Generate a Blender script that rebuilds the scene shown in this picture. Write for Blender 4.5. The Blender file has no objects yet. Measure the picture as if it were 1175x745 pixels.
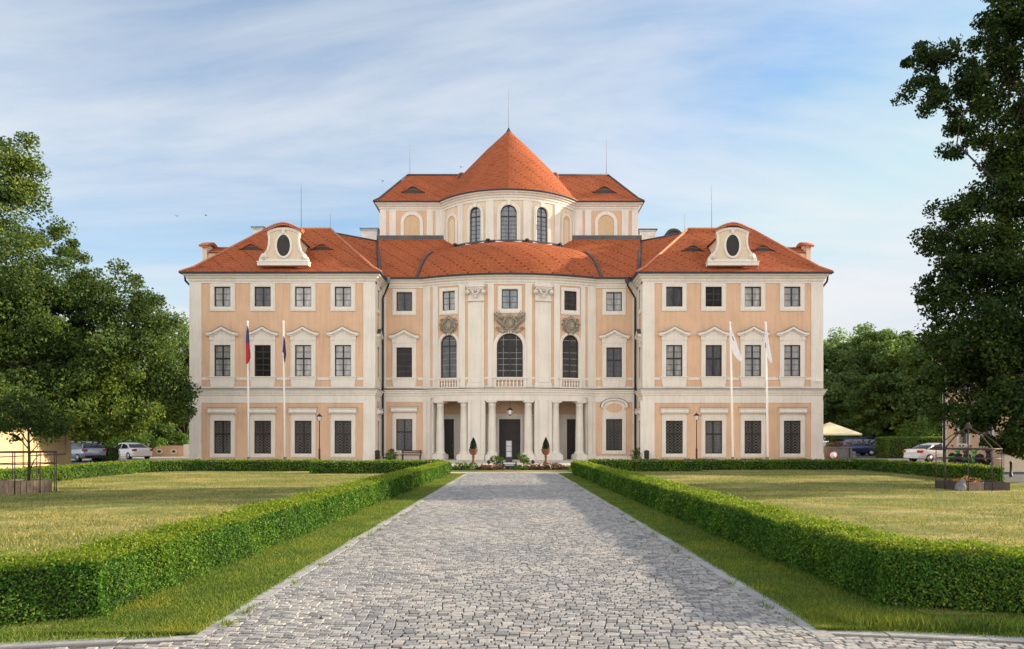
import bpy, math, random
import numpy as np
from mathutils import Vector, Matrix

random.seed(7)
rng = np.random.default_rng(7)
scene = bpy.context.scene
COL = scene.collection
F, CX, HY, CH = 850.0, 587.5, 505.0, 1.7
def PX(px, Y): return (px - CX) * Y / F
def PZ(py, Y): return CH + (HY - py) * Y / F
def P(px, py, Y): return (PX(px, Y), Y, PZ(py, Y))
def GY(py): return CH * F / (py - HY)          # depth of a ground point

# ------------------------------------------------------------------ materials
MATS = {}
def nodes_of(name):
    m = bpy.data.materials.new(name); m.use_nodes = True
    nt = m.node_tree; nt.nodes.clear()
    out = nt.nodes.new('ShaderNodeOutputMaterial')
    b = nt.nodes.new('ShaderNodeBsdfPrincipled')
    nt.links.new(b.outputs[0], out.inputs[0])
    MATS[name] = m
    return m, nt, b, out
def N(nt, t, **kw):
    n = nt.nodes.new(t)
    for k, v in kw.items():
        if k.startswith('i_'):
            key = k[2:]
            key = int(key) if key.isdigit() else key.replace('_', ' ')
            n.inputs[key].default_value = v
        else: setattr(n, k, v)
    return n
def c4(c): return (c[0], c[1], c[2], 1.0)
def ramp(nt, stops, interp='LINEAR'):
    r = nt.nodes.new('ShaderNodeValToRGB'); r.color_ramp.interpolation = interp
    e = r.color_ramp.elements
    while len(e) < len(stops): e.new(0.5)
    for k, (p, c) in zip(e, stops): k.position = p; k.color = c4(c)
    return r
def mixc(nt, fac, a, b, mode='MIX'):
    m = nt.nodes.new('ShaderNodeMix'); m.data_type = 'RGBA'; m.blend_type = mode
    for sock, v in ((m.inputs[0], fac), (m.inputs[6], a), (m.inputs[7], b)):
        if isinstance(v, (int, float)): sock.default_value = v
        elif isinstance(v, tuple): sock.default_value = c4(v)
        else: nt.links.new(v, sock)
    return m.outputs[2]
def simple(name, col, rough=0.7, var=0.12, scale=3.0, bump=0.0, bscale=40.0, metal=0.0, spec=0.4, island=0.0):
    m, nt, b, out = nodes_of(name)
    L = nt.links
    tc = N(nt, 'ShaderNodeTexCoord')
    nz = N(nt, 'ShaderNodeTexNoise', i_Scale=scale, i_Detail=5.0, i_Roughness=0.6)
    L.new(tc.outputs['Object'], nz.inputs['Vector'])
    r = ramp(nt, [(0.3, tuple(x * (1 - var) for x in col)), (0.7, tuple(min(1, x * (1 + var)) for x in col))])
    L.new(nz.outputs['Fac'], r.inputs[0])
    c = r.outputs[0]
    if island:
        g = N(nt, 'ShaderNodeNewGeometry')
        rr = ramp(nt, [(0, (1 - island,) * 3), (1, (1 + island,) * 3)])
        L.new(g.outputs['Random Per Island'], rr.inputs[0])
        c = mixc(nt, 1.0, c, rr.outputs[0], 'MULTIPLY')
    L.new(c, b.inputs['Base Color'])
    b.inputs['Roughness'].default_value = rough
    b.inputs['Metallic'].default_value = metal
    b.inputs['Specular IOR Level'].default_value = spec
    if bump:
        n2 = N(nt, 'ShaderNodeTexNoise', i_Scale=bscale, i_Detail=4.0)
        L.new(tc.outputs['Object'], n2.inputs['Vector'])
        bp = N(nt, 'ShaderNodeBump', i_Strength=bump, i_Distance=0.02)
        L.new(n2.outputs['Fac'], bp.inputs['Height']); L.new(bp.outputs[0], b.inputs['Normal'])
    return m

def stucco(name, col, dirt=0.16, speck=0.05):
    m, nt, b, out = nodes_of(name); L = nt.links
    tc = N(nt, 'ShaderNodeTexCoord')
    n1 = N(nt, 'ShaderNodeTexNoise', i_Scale=0.55, i_Detail=6.0, i_Roughness=0.65)
    L.new(tc.outputs['Object'], n1.inputs['Vector'])
    mp = N(nt, 'ShaderNodeMapping'); mp.inputs['Scale'].default_value = (3.2, 3.2, 0.22)
    L.new(tc.outputs['Object'], mp.inputs[0])
    n2 = N(nt, 'ShaderNodeTexNoise', i_Scale=1.4, i_Detail=5.0, i_Roughness=0.7)
    L.new(mp.outputs[0], n2.inputs['Vector'])
    n3 = N(nt, 'ShaderNodeTexNoise', i_Scale=11.0, i_Detail=3.0)
    L.new(tc.outputs['Object'], n3.inputs['Vector'])
    r1 = ramp(nt, [(0.32, (1 - dirt * .6,) * 3), (0.62, (1.0 + dirt * .2,) * 3)]); L.new(n1.outputs['Fac'], r1.inputs[0])
    r2 = ramp(nt, [(0.28, (1 - dirt, 1 - dirt * 1.05, 1 - dirt * 1.15)), (0.55, (1, 1, 1))]); L.new(n2.outputs['Fac'], r2.inputs[0])
    r3 = ramp(nt, [(0.3, (1 - speck,) * 3), (0.7, (1 + speck,) * 3)]); L.new(n3.outputs['Fac'], r3.inputs[0])
    c = mixc(nt, 1.0, tuple(col), r1.outputs[0], 'MULTIPLY')
    c = mixc(nt, 1.0, c, r2.outputs[0], 'MULTIPLY')
    c = mixc(nt, 1.0, c, r3.outputs[0], 'MULTIPLY')
    L.new(c, b.inputs['Base Color']); b.inputs['Roughness'].default_value = 0.9
    b.inputs['Specular IOR Level'].default_value = 0.2
    n4 = N(nt, 'ShaderNodeTexNoise', i_Scale=30.0, i_Detail=4.0); L.new(tc.outputs['Object'], n4.inputs['Vector'])
    bp = N(nt, 'ShaderNodeBump', i_Strength=0.12, i_Distance=0.004)
    L.new(n4.outputs['Fac'], bp.inputs['Height']); L.new(bp.outputs[0], b.inputs['Normal'])
    return m

def tile_mat(name, col):
    m, nt, b, out = nodes_of(name); L = nt.links
    uv = N(nt, 'ShaderNodeUVMap')
    br = N(nt, 'ShaderNodeTexBrick', i_Scale=1.0, i_Mortar_Size=0.018, i_Mortar_Smooth=0.4, i_Bias=0.0)
    br.inputs['Brick Width'].default_value = 0.2; br.inputs['Row Height'].default_value = 0.17
    br.inputs['Color1'].default_value = c4([x * 0.90 for x in col]); br.inputs['Color2'].default_value = c4([x * 1.10 for x in col])
    br.inputs['Mortar'].default_value = c4([x * 0.42 for x in col])
    L.new(uv.outputs[0], br.inputs['Vector'])
    tc = N(nt, 'ShaderNodeTexCoord')
    n1 = N(nt, 'ShaderNodeTexNoise', i_Scale=0.45, i_Detail=7.0, i_Roughness=0.7); L.new(tc.outputs['Object'], n1.inputs['Vector'])
    r1 = ramp(nt, [(0.28, (0.70, 0.70, 0.72)), (0.46, (1, 1, 1)), (0.74, (1.12, 1.18, 1.2))]); L.new(n1.outputs['Fac'], r1.inputs[0])
    n2 = N(nt, 'ShaderNodeTexNoise', i_Scale=5.0, i_Detail=4.0); L.new(uv.outputs[0], n2.inputs['Vector'])
    r2 = ramp(nt, [(0.35, (0.8, 0.78, 0.76)), (0.65, (1.12, 1.12, 1.12))]); L.new(n2.outputs['Fac'], r2.inputs[0])
    c = mixc(nt, 1.0, br.outputs['Color'], r1.outputs[0], 'MULTIPLY')
    c = mixc(nt, 1.0, c, r2.outputs[0], 'MULTIPLY')
    s0 = N(nt, 'ShaderNodeSeparateXYZ'); L.new(uv.outputs[0], s0.inputs[0])
    def M(op, a, bb):
        q = N(nt, 'ShaderNodeMath', operation=op)
        for i, v in ((0, a), (1, bb)):
            if isinstance(v, (int, float)): q.inputs[i].default_value = v
            else: L.new(v, q.inputs[i])
        return q.outputs[0]
    vrow = M('FLOOR', M('DIVIDE', s0.outputs[1], 0.34), 0)
    ush = M('ADD', s0.outputs[0], M('MULTIPLY', vrow, 0.30))
    ca_ = M('LESS_THAN', M('FRACT', M('DIVIDE', ush, 1.75), 0), 0.12)
    cb_ = M('LESS_THAN', M('FRACT', M('DIVIDE', s0.outputs[1], 0.34), 0), 0.42)
    dots = M('MULTIPLY', M('MULTIPLY', ca_, cb_), 0.85)
    c = mixc(nt, dots, c, tuple(x * .28 for x in col))
    L.new(c, b.inputs['Base Color']); b.inputs['Roughness'].default_value = 0.85
    b.inputs['Specular IOR Level'].default_value = 0.15
    sep = N(nt, 'ShaderNodeSeparateXYZ'); L.new(uv.outputs[0], sep.inputs[0])
    mm = N(nt, 'ShaderNodeMath', operation='MULTIPLY'); mm.inputs[1].default_value = 1 / 0.17; L.new(sep.outputs[1], mm.inputs[0])
    fr = N(nt, 'ShaderNodeMath', operation='FRACT'); L.new(mm.outputs[0], fr.inputs[0])
    ad = N(nt, 'ShaderNodeMath', operation='MULTIPLY_ADD'); ad.inputs[1].default_value = -0.6
    L.new(fr.outputs[0], ad.inputs[0]); L.new(br.outputs['Fac'], ad.inputs[2])
    inv = N(nt, 'ShaderNodeMath', operation='SUBTRACT'); inv.inputs[0].default_value = 1; L.new(ad.outputs[0], inv.inputs[1])
    bp = N(nt, 'ShaderNodeBump', i_Strength=0.5, i_Distance=0.02)
    L.new(inv.outputs[0], bp.inputs['Height']); L.new(bp.outputs[0], b.inputs['Normal'])
    return m

def leaf_mat(name, stops, trans=0.35, rough=0.55, big=0.0, bigcol=(1.3, 1.1, 0.7)):
    m, nt, b, out = nodes_of(name); L = nt.links
    g = N(nt, 'ShaderNodeNewGeometry')
    r = ramp(nt, stops); L.new(g.outputs['Random Per Island'], r.inputs[0])
    c = r.outputs[0]
    if big:
        tc = N(nt, 'ShaderNodeTexCoord')
        n = N(nt, 'ShaderNodeTexNoise', i_Scale=big, i_Detail=3.0); L.new(tc.outputs['Object'], n.inputs['Vector'])
        rr = ramp(nt, [(0.38, (0.78, 0.82, 0.85)), (0.5, (1, 1, 1)), (0.68, bigcol)]); L.new(n.outputs['Fac'], rr.inputs[0])
        c = mixc(nt, 1.0, c, rr.outputs[0], 'MULTIPLY')
    L.new(c, b.inputs['Base Color']); b.inputs['Roughness'].default_value = max(rough, .6)
    b.inputs['Specular IOR Level'].default_value = 0.16
    t = N(nt, 'ShaderNodeBsdfTranslucent')
    ct = mixc(nt, 1.0, c, (1.25, 1.25, 0.55), 'MULTIPLY'); L.new(ct, t.inputs['Color'])
    mx = N(nt, 'ShaderNodeMixShader'); mx.inputs[0].default_value = trans
    L.new(b.outputs[0], mx.inputs[1]); L.new(t.outputs[0], mx.inputs[2]); L.new(mx.outputs[0], out.inputs[0])
    return m

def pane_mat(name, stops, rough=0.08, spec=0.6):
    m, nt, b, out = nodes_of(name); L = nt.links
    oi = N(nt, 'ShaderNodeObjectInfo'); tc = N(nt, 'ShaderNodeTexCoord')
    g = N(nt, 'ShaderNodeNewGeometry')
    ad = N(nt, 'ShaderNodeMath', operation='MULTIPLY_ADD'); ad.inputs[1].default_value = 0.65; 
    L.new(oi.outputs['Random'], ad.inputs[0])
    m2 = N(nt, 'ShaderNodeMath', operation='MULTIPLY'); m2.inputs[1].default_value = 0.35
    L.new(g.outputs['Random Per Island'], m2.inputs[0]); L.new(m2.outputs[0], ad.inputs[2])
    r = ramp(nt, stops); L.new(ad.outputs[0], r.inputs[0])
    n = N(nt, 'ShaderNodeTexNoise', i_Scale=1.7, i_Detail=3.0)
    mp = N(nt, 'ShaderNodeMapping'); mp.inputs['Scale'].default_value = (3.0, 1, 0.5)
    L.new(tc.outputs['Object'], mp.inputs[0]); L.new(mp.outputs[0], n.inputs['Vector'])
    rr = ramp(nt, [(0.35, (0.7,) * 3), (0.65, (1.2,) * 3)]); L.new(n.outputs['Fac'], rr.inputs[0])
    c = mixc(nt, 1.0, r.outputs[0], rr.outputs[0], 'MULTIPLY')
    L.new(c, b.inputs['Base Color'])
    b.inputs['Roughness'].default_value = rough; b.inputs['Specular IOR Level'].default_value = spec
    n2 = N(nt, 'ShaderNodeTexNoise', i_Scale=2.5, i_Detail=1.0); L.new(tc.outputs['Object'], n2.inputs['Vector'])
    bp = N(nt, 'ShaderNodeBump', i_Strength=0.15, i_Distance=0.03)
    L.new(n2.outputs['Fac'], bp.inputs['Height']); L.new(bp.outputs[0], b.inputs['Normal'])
    return m

stucco('peach', (0.65, 0.432, 0.288), 0.14)
stucco('white', (0.715, 0.662, 0.588), 0.13, 0.03)
stucco('cream', (0.68, 0.555, 0.405), 0.10)
stucco('wall_yellow', (0.52, 0.40, 0.225), 0.12)
stucco('ochre', (0.60, 0.425, 0.265), 0.10)
stucco('plinth', (0.52, 0.47, 0.40), 0.25)
tile_mat('tile', (0.395, 0.108, 0.042))
simple('ridge_tile', (0.47, 0.17, 0.085), 0.8, 0.25, 4.0)
simple('flashing', (0.075, 0.072, 0.08), 0.5, 0.25, 1.5, metal=0.3)
simple('copper_patina', (0.16, 0.27, 0.26), 0.6, 0.25, 2.0)
simple('sash', (0.018, 0.016, 0.016), 0.5, 0.2, 6.0)
simple('muntin', (0.07, 0.066, 0.066), 0.6, 0.2, 6.0)
simple('grille', (0.19, 0.175, 0.16), 0.6, 0.3, 6.0)
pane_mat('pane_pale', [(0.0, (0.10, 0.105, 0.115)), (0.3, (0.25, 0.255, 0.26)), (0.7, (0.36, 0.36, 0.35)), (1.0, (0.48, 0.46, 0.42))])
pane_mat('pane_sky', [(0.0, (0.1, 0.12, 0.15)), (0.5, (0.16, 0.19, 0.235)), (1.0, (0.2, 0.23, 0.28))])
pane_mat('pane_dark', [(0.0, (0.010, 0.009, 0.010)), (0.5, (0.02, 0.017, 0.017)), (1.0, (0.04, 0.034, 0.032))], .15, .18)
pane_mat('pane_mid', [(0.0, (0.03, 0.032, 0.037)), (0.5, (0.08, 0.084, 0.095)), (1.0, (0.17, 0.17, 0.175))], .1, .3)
simple('door_wood', (0.022, 0.016, 0.014), 0.55, 0.35, 5.0)
simple('muntin_pale', (0.30, 0.29, 0.28), 0.6, 0.2, 6.0)
simple('rod', (0.22, 0.23, 0.25), 0.5, 0.2, 6.0)
simple('stone_relief', (0.285, 0.245, 0.19), 0.9, 0.35, 5.0, bump=0.6, bscale=14.0)
simple('iron', (0.016, 0.015, 0.015), 0.5, 0.2, 8.0)
simple('rust_iron', (0.05, 0.028, 0.024), 0.7, 0.3, 8.0)
simple('pole_white', (0.80, 0.79, 0.76), 0.4, 0.05, 2.0)
simple('terracotta', (0.15, 0.062, 0.04), 0.85, 0.25, 8.0, bump=0.3)
simple('bench_wood', (0.075, 0.038, 0.022), 0.6, 0.3, 9.0)
simple('grey_panel', (0.36, 0.36, 0.38), 0.45, 0.1, 4.0)
simple('light_panel', (0.55, 0.55, 0.57), 0.45, 0.1, 4.0)
simple('sign_black', (0.014, 0.016, 0.022), 0.45, 0.1, 4.0)
simple('sign_white', (0.78, 0.78, 0.78), 0.5, 0.05, 4.0)
simple('sign_red', (0.5, 0.03, 0.03), 0.5, 0.05, 4.0)
simple('weathered_wood', (0.20, 0.145, 0.105), 0.85, 0.35, 6.0, bump=0.5)
simple('dark_wood', (0.06, 0.048, 0.042), 0.85, 0.35, 6.0, bump=0.5)
simple('soil', (0.055, 0.04, 0.03), 0.95, 0.4, 12.0, bump=0.8)
simple('grey_stone', (0.15, 0.15, 0.155), 0.9, 0.3, 5.0, bump=0.5)
simple('parasol_cloth', (0.62, 0.625, 0.44), 0.8, 0.06, 2.0)
simple('lamp_glass', (0.72, 0.70, 0.68), 0.25, 0.05, 2.0, spec=0.6)
simple('flag_red', (0.42, 0.022, 0.03), 0.75, 0.15, 3.0)
simple('flag_blue', (0.055, 0.045, 0.16), 0.75, 0.15, 3.0)
simple('flag_navy', (0.02, 0.035, 0.13), 0.75, 0.2, 3.0)
simple('flag_white', (0.80, 0.79, 0.80), 0.75, 0.05, 3.0)
simple('bark', (0.055, 0.043, 0.034), 0.95, 0.4, 5.0, bump=0.8, bscale=12.0)
simple('car_white', (0.76, 0.77, 0.79), 0.22, 0.02, 1.0, spec=0.6)
simple('car_silver', (0.36, 0.41, 0.50), 0.28, 0.03, 1.0, metal=0.4, spec=0.6)
simple('car_navy', (0.012, 0.02, 0.075), 0.25, 0.05, 1.0, spec=0.6)
simple('car_glass', (0.014, 0.017, 0.022), 0.06, 0.1, 1.0, spec=0.8)
simple('rubber', (0.018, 0.018, 0.019), 0.8, 0.2, 8.0)
simple('rim', (0.42, 0.43, 0.45), 0.35, 0.1, 8.0, metal=0.6)
simple('tail_red', (0.45, 0.02, 0.025), 0.25, 0.1, 5.0)
simple('head_lens', (0.6, 0.62, 0.65), 0.15, 0.1, 5.0)
simple('scooter_green', (0.08, 0.36, 0.08), 0.35, 0.1, 5.0)
simple('scooter_grey', (0.07, 0.075, 0.10), 0.4, 0.1, 5.0)
simple('chimney_white', (0.62, 0.61, 0.58), 0.9, 0.18, 2.0)
simple('slate', (0.05, 0.05, 0.055), 0.7, 0.3, 4.0)
simple('kerb_stone', (0.33, 0.325, 0.32), 0.85, 0.18, 5.0, bump=0.4, bscale=25.0, island=0.14)
simple('plaster_panel', (0.62, 0.42, 0.27), 0.9, 0.08, 3.0)
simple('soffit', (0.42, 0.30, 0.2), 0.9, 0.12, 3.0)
simple('flower_red', (0.42, 0.05, 0.03), 0.7, 0.2, 10.0, island=0.3)
simple('flower_orange', (0.5, 0.2, 0.05), 0.7, 0.2, 10.0, island=0.3)
simple('bird_dark', (0.03, 0.03, 0.035), 0.8, 0.2, 10.0)

leaf_mat('leaf_left', [(0, (0.036, 0.072, 0.022)), (0.45, (0.066, 0.118, 0.032)), (0.85, (0.105, 0.155, 0.038)), (1, (0.19, 0.21, 0.045))], 0.44, big=0.13, bigcol=(1.5, 1.35, 0.9))
leaf_mat('leaf_mid', [(0, (0.07, 0.125, 0.045)), (0.5, (0.11, 0.19, 0.06)), (1, (0.165, 0.25, 0.075))], 0.45, big=0.2)
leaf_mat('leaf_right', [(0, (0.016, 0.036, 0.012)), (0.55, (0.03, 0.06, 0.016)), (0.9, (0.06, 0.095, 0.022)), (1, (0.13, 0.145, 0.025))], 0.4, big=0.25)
leaf_mat('leaf_far', [(0, (0.12, 0.19, 0.08)), (0.5, (0.18, 0.28, 0.105)), (1, (0.26, 0.36, 0.13))], 0.5, big=0.12)
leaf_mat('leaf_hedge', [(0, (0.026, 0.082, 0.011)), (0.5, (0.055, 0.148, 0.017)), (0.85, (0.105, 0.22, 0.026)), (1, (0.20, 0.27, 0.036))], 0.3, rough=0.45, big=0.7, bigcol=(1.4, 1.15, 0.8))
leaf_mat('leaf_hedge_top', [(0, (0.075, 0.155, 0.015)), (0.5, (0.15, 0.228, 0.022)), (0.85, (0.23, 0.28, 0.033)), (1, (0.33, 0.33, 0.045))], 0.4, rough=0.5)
leaf_mat('leaf_shrub', [(0, (0.05, 0.11, 0.02)), (0.5, (0.09, 0.17, 0.03)), (1, (0.14, 0.22, 0.04))], 0.35)
leaf_mat('leaf_conifer', [(0, (0.008, 0.018, 0.01)), (0.6, (0.014, 0.03, 0.014)), (1, (0.03, 0.05, 0.02))], 0.15)
leaf_mat('leaf_purple', [(0, (0.09, 0.035, 0.03)), (0.6, (0.15, 0.07, 0.045)), (1, (0.17, 0.12, 0.05))], 0.3)
leaf_mat('grass_blade', [(0, (0.07, 0.125, 0.018)), (0.5, (0.13, 0.205, 0.032)), (0.85, (0.21, 0.28, 0.05)), (1, (0.37, 0.34, 0.13))], 0.35, rough=0.5, big=1.1, bigcol=(1.5, 1.15, 0.9))
leaf_mat('grass_dry', [(0, (0.11, 0.15, 0.032)), (0.5, (0.215, 0.225, 0.066)), (1, (0.43, 0.36, 0.145))], 0.3, rough=0.6, big=0.4, bigcol=(1.35, 1.15, 1.1))
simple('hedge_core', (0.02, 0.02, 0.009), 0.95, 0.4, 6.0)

def lawn_mat(name, dry, green, straw, sx=0.35, sy=0.9, lo=0.4, hi=0.62):
    m, nt, b, out = nodes_of(name); L = nt.links
    tc = N(nt, 'ShaderNodeTexCoord')
    mp = N(nt, 'ShaderNodeMapping'); mp.inputs['Scale'].default_value = (sx, sy, 1); L.new(tc.outputs['Object'], mp.inputs[0])
    n1 = N(nt, 'ShaderNodeTexNoise', i_Scale=0.5, i_Detail=12.0, i_Roughness=0.74); L.new(mp.outputs[0], n1.inputs['Vector'])
    r1 = ramp(nt, [(lo, green), ((lo + hi) / 2, dry), (hi, straw)]); L.new(n1.outputs['Fac'], r1.inputs[0])
    n2 = N(nt, 'ShaderNodeTexNoise', i_Scale=14.0, i_Detail=6.0, i_Roughness=0.75); L.new(tc.outputs['Object'], n2.inputs['Vector'])
    r2 = ramp(nt, [(0.3, (0.62, 0.64, 0.6)), (0.7, (1.3, 1.3, 1.3))]); L.new(n2.outputs['Fac'], r2.inputs[0])
    c = mixc(nt, 1.0, r1.outputs[0], r2.outputs[0], 'MULTIPLY')
    L.new(c, b.inputs['Base Color']); b.inputs['Roughness'].default_value = 0.95; b.inputs['Specular IOR Level'].default_value = 0.15
    n3 = N(nt, 'ShaderNodeTexNoise', i_Scale=45.0, i_Detail=4.0); L.new(tc.outputs['Object'], n3.inputs['Vector'])
    bp = N(nt, 'ShaderNodeBump', i_Strength=0.9, i_Distance=0.05); L.new(n3.outputs['Fac'], bp.inputs['Height']); L.new(bp.outputs[0], b.inputs['Normal'])
    return m
lawn_mat('lawn', (0.205, 0.215, 0.064), (0.10, 0.15, 0.032), (0.43, 0.35, 0.15), sx=.55, sy=.85, lo=.38, hi=.60)
lawn_mat('verge', (0.125, 0.175, 0.035), (0.08, 0.14, 0.022), (0.24, 0.21, 0.075), 1.0, 1.0, 0.40, 0.66)

def cobble_mat():
    m, nt, b, out = nodes_of('cobble'); L = nt.links
    g = N(nt, 'ShaderNodeNewGeometry'); tc = N(nt, 'ShaderNodeTexCoord')
    r = ramp(nt, [(0, (0.195, 0.197, 0.205)), (0.3, (0.28, 0.276, 0.274)), (0.7, (0.36, 0.35, 0.34)), (0.94, (0.42, 0.405, 0.385)), (1, (0.41, 0.355, 0.295))])
    L.new(g.outputs['Random Per Island'], r.inputs[0])
    n = N(nt, 'ShaderNodeTexNoise', i_Scale=35.0, i_Detail=5.0, i_Roughness=0.7); L.new(tc.outputs['Object'], n.inputs['Vector'])
    rr = ramp(nt, [(0.3, (0.7,) * 3), (0.7, (1.22,) * 3)]); L.new(n.outputs['Fac'], rr.inputs[0])
    n2 = N(nt, 'ShaderNodeTexNoise', i_Scale=0.5, i_Detail=4.0); L.new(tc.outputs['Object'], n2.inputs['Vector'])
    r2 = ramp(nt, [(0.32, (0.84, 0.86, 0.9)), (0.68, (1.1, 1.08, 1.04))]); L.new(n2.outputs['Fac'], r2.inputs[0])
    c = mixc(nt, 1.0, r.outputs[0], rr.outputs[0], 'MULTIPLY'); c = mixc(nt, 1.0, c, r2.outputs[0], 'MULTIPLY')
    L.new(c, b.inputs['Base Color']); b.inputs['Roughness'].default_value = 0.85; b.inputs['Specular IOR Level'].default_value = 0.2
    bp = N(nt, 'ShaderNodeBump', i_Strength=0.5, i_Distance=0.01); L.new(n.outputs['Fac'], bp.inputs['Height']); L.new(bp.outputs[0], b.inputs['Normal'])
cobble_mat()
simple('joint', (0.085, 0.08, 0.072), 0.95, 0.35, 9.0, bump=0.6)
simple('gravel', (0.56, 0.50, 0.425), 0.95, 0.16, 1.2, bump=0.7, bscale=60.0)
simple('asphalt', (0.085, 0.088, 0.097), 0.9, 0.22, 0.8, bump=0.5, bscale=70.0)

# ------------------------------------------------------------------ mesh builder
class MB:
    def __init__(s): s.v = []; s.f = []; s.mi = []; s.sm = []; s.uv = []
    def add(s, verts, faces, mat=0, smooth=False, uvs=None):
        o = len(s.v); s.v += [tuple(p) for p in verts]
        for k, f in enumerate(faces):
            s.f.append(tuple(i + o for i in f)); s.mi.append(mat); s.sm.append(smooth)
            s.uv.append([uvs[i] for i in f] if uvs else None)
    def quad(s, a, b, c, d, mat=0): s.add([a, b, c, d], [(0, 1, 2, 3)], mat)
    def box(s, x0, x1, y0, y1, z0, z1, mat=0, taper=0.0, tf=None):
        t = taper
        vs = [(x0, y0, z0), (x1, y0, z0), (x1, y1, z0), (x0, y1, z0), (x0 + t, y0 + t, z1), (x1 - t, y0 + t, z1), (x1 - t, y1 - t, z1), (x0 + t, y1 - t, z1)]
        if tf: vs = [tf(p) for p in vs]
        s.add(vs, [(0, 3, 2, 1), (4, 5, 6, 7), (0, 1, 5, 4), (1, 2, 6, 5), (2, 3, 7, 6), (3, 0, 4, 7)], mat)
    def prism(s, poly, y0, y1, mat=0, smooth=False):        # poly: (x, z) counterclockwise seen from -y; y0 is the front
        n = len(poly)
        vs = [(x, y0, z) for x, z in poly] + [(x, y1, z) for x, z in poly]
        fs = [tuple(range(n)), tuple(range(2 * n - 1, n - 1, -1))]
        for i in range(n):
            j = (i + 1) % n; fs.append((j, i, i + n, j + n))
        s.add(vs, fs, mat, smooth)
    def ring(s, inner, outer, y0, y1, mat=0, closed=False):  # two (x, z) loops of the same length
        n = len(inner)
        vs = [(x, y0, z) for x, z in inner] + [(x, y0, z) for x, z in outer] + [(x, y1, z) for x, z in inner] + [(x, y1, z) for x, z in outer]
        fs = []
        for i in range(n if closed else n - 1):
            j = (i + 1) % n
            fs += [(i, j, n + j, n + i), (n + i, n + j, 3 * n + j, 3 * n + i), (j, i, 2 * n + i, 2 * n + j)]
        if not closed:
            fs += [(0, n, 3 * n, 2 * n), (n - 1, 2 * n + n - 1, 4 * n - 1, 2 * n - 1)]
        s.add(vs, fs, mat)
    def lathe(s, prof, c=(0, 0, 0), n=16, mat=0, smooth=True, cap=True):   # prof: (r, z)
        vs = []
        for r, z in prof:
            for k in range(n):
                a = 2 * math.pi * k / n; vs.append((c[0] + r * math.cos(a), c[1] + r * math.sin(a), c[2] + z))
        fs = []
        for i in range(len(prof) - 1):
            for k in range(n):
                k2 = (k + 1) % n; fs.append((i * n + k, i * n + k2, (i + 1) * n + k2, (i + 1) * n + k))
        s.add(vs, fs, mat, smooth)
        if cap:
            s.add(vs[:n], [tuple(range(n - 1, -1, -1))], mat); s.add(vs[-n:], [tuple(range(n))], mat)
    def tube(s, pts, r, n=8, mat=0, smooth=True):
        pts = [Vector(p) for p in pts]; m = len(pts)
        rs = r if isinstance(r, (list, tuple)) else [r] * m
        vs = []
        for i, p in enumerate(pts):
            d = (pts[min(i + 1, m - 1)] - pts[max(i - 1, 0)]).normalized()
            a = d.cross(Vector((0, 0, 1)) if abs(d.z) < 0.95 else Vector((0, 1, 0))).normalized(); b = d.cross(a)
            for k in range(n):
                t = 2 * math.pi * k / n; vs.append(p + (a * math.cos(t) + b * math.sin(t)) * rs[i])
        fs = []
        for i in range(m - 1):
            for k in range(n):
                k2 = (k + 1) % n; fs.append((i * n + k, i * n + k2, (i + 1) * n + k2, (i + 1) * n + k))
        fs += [tuple(range(n - 1, -1, -1)), tuple(range((m - 1) * n, m * n))]
        s.add(vs, fs, mat, smooth)
    def sphere(s, c, r, n=12, m=8, mat=0):
        if not isinstance(r, (tuple, list)): r = (r, r, r)
        vs = []; fs = []
        for i in range(m + 1):
            a = math.pi * i / m
            for k in range(n):
                t = 2 * math.pi * k / n
                vs.append((c[0] + r[0] * math.sin(a) * math.cos(t), c[1] + r[1] * math.sin(a) * math.sin(t), c[2] - r[2] * math.cos(a)))
        for i in range(m):
            for k in range(n):
                k2 = (k + 1) % n; fs.append((i * n + k, i * n + k2, (i + 1) * n + k2, (i + 1) * n + k))
        s.add(vs, fs, mat, True)
    def build(s, name, mats, parent=None, loc=None, planar_uv=False):
        me = bpy.data.meshes.new(name)
        me.from_pydata(s.v, [], s.f)
        if isinstance(mats, str): mats = [mats]
        for m in mats: me.materials.append(MATS[m])
        me.polygons.foreach_set('material_index', s.mi)
        me.polygons.foreach_set('use_smooth', s.sm)
        if planar_uv or any(u is not None for u in s.uv):
            ul = me.uv_layers.new(name='UVMap')
            for p, u in zip(me.polygons, s.uv):
                if u is None:
                    n = p.normal
                    a = Vector((0, 0, 1)).cross(n)
                    a = a.normalized() if a.length > 1e-4 else Vector((1, 0, 0))
                    b = n.cross(a)
                    for li in p.loop_indices:
                        co = me.vertices[me.loops[li].vertex_index].co
                        ul.data[li].uv = (co.dot(a), co.dot(b))
                else:
                    for li, w in zip(p.loop_indices, u): ul.data[li].uv = w
        me.update()
        o = bpy.data.objects.new(name, me); COL.objects.link(o)
        if parent is not None: o.parent = parent
        if loc is not None: o.location = loc
        return o

def root(name, label, cat, loc=(0, 0, 0), rz=0.0, group=None):
    o = bpy.data.objects.new(name, None); COL.objects.link(o); o.empty_display_size = 0.3
    o.location = loc; o.rotation_euler = (0, 0, rz); tag(o, label, cat, group); return o
def tag(o, label=None, cat=None, group=None, kind=None):
    if label: o['label'] = label
    if cat: o['category'] = cat
    if group: o['group'] = group
    if kind: o['kind'] = kind
    return o
def kids(o): return [c for c in bpy.data.objects if c.parent == o]
CHILD = {}
def copy_tree(o, parent=None, childmap=None):
    if childmap is None:
        childmap = {}
        for c in bpy.data.objects:
            if c.parent: childmap.setdefault(c.parent.name, []).append(c)
    c = o.copy(); COL.objects.link(c)
    if parent is not None: c.parent = parent
    for ch in childmap.get(o.name, []): copy_tree(ch, c, childmap)
    return c

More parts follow.
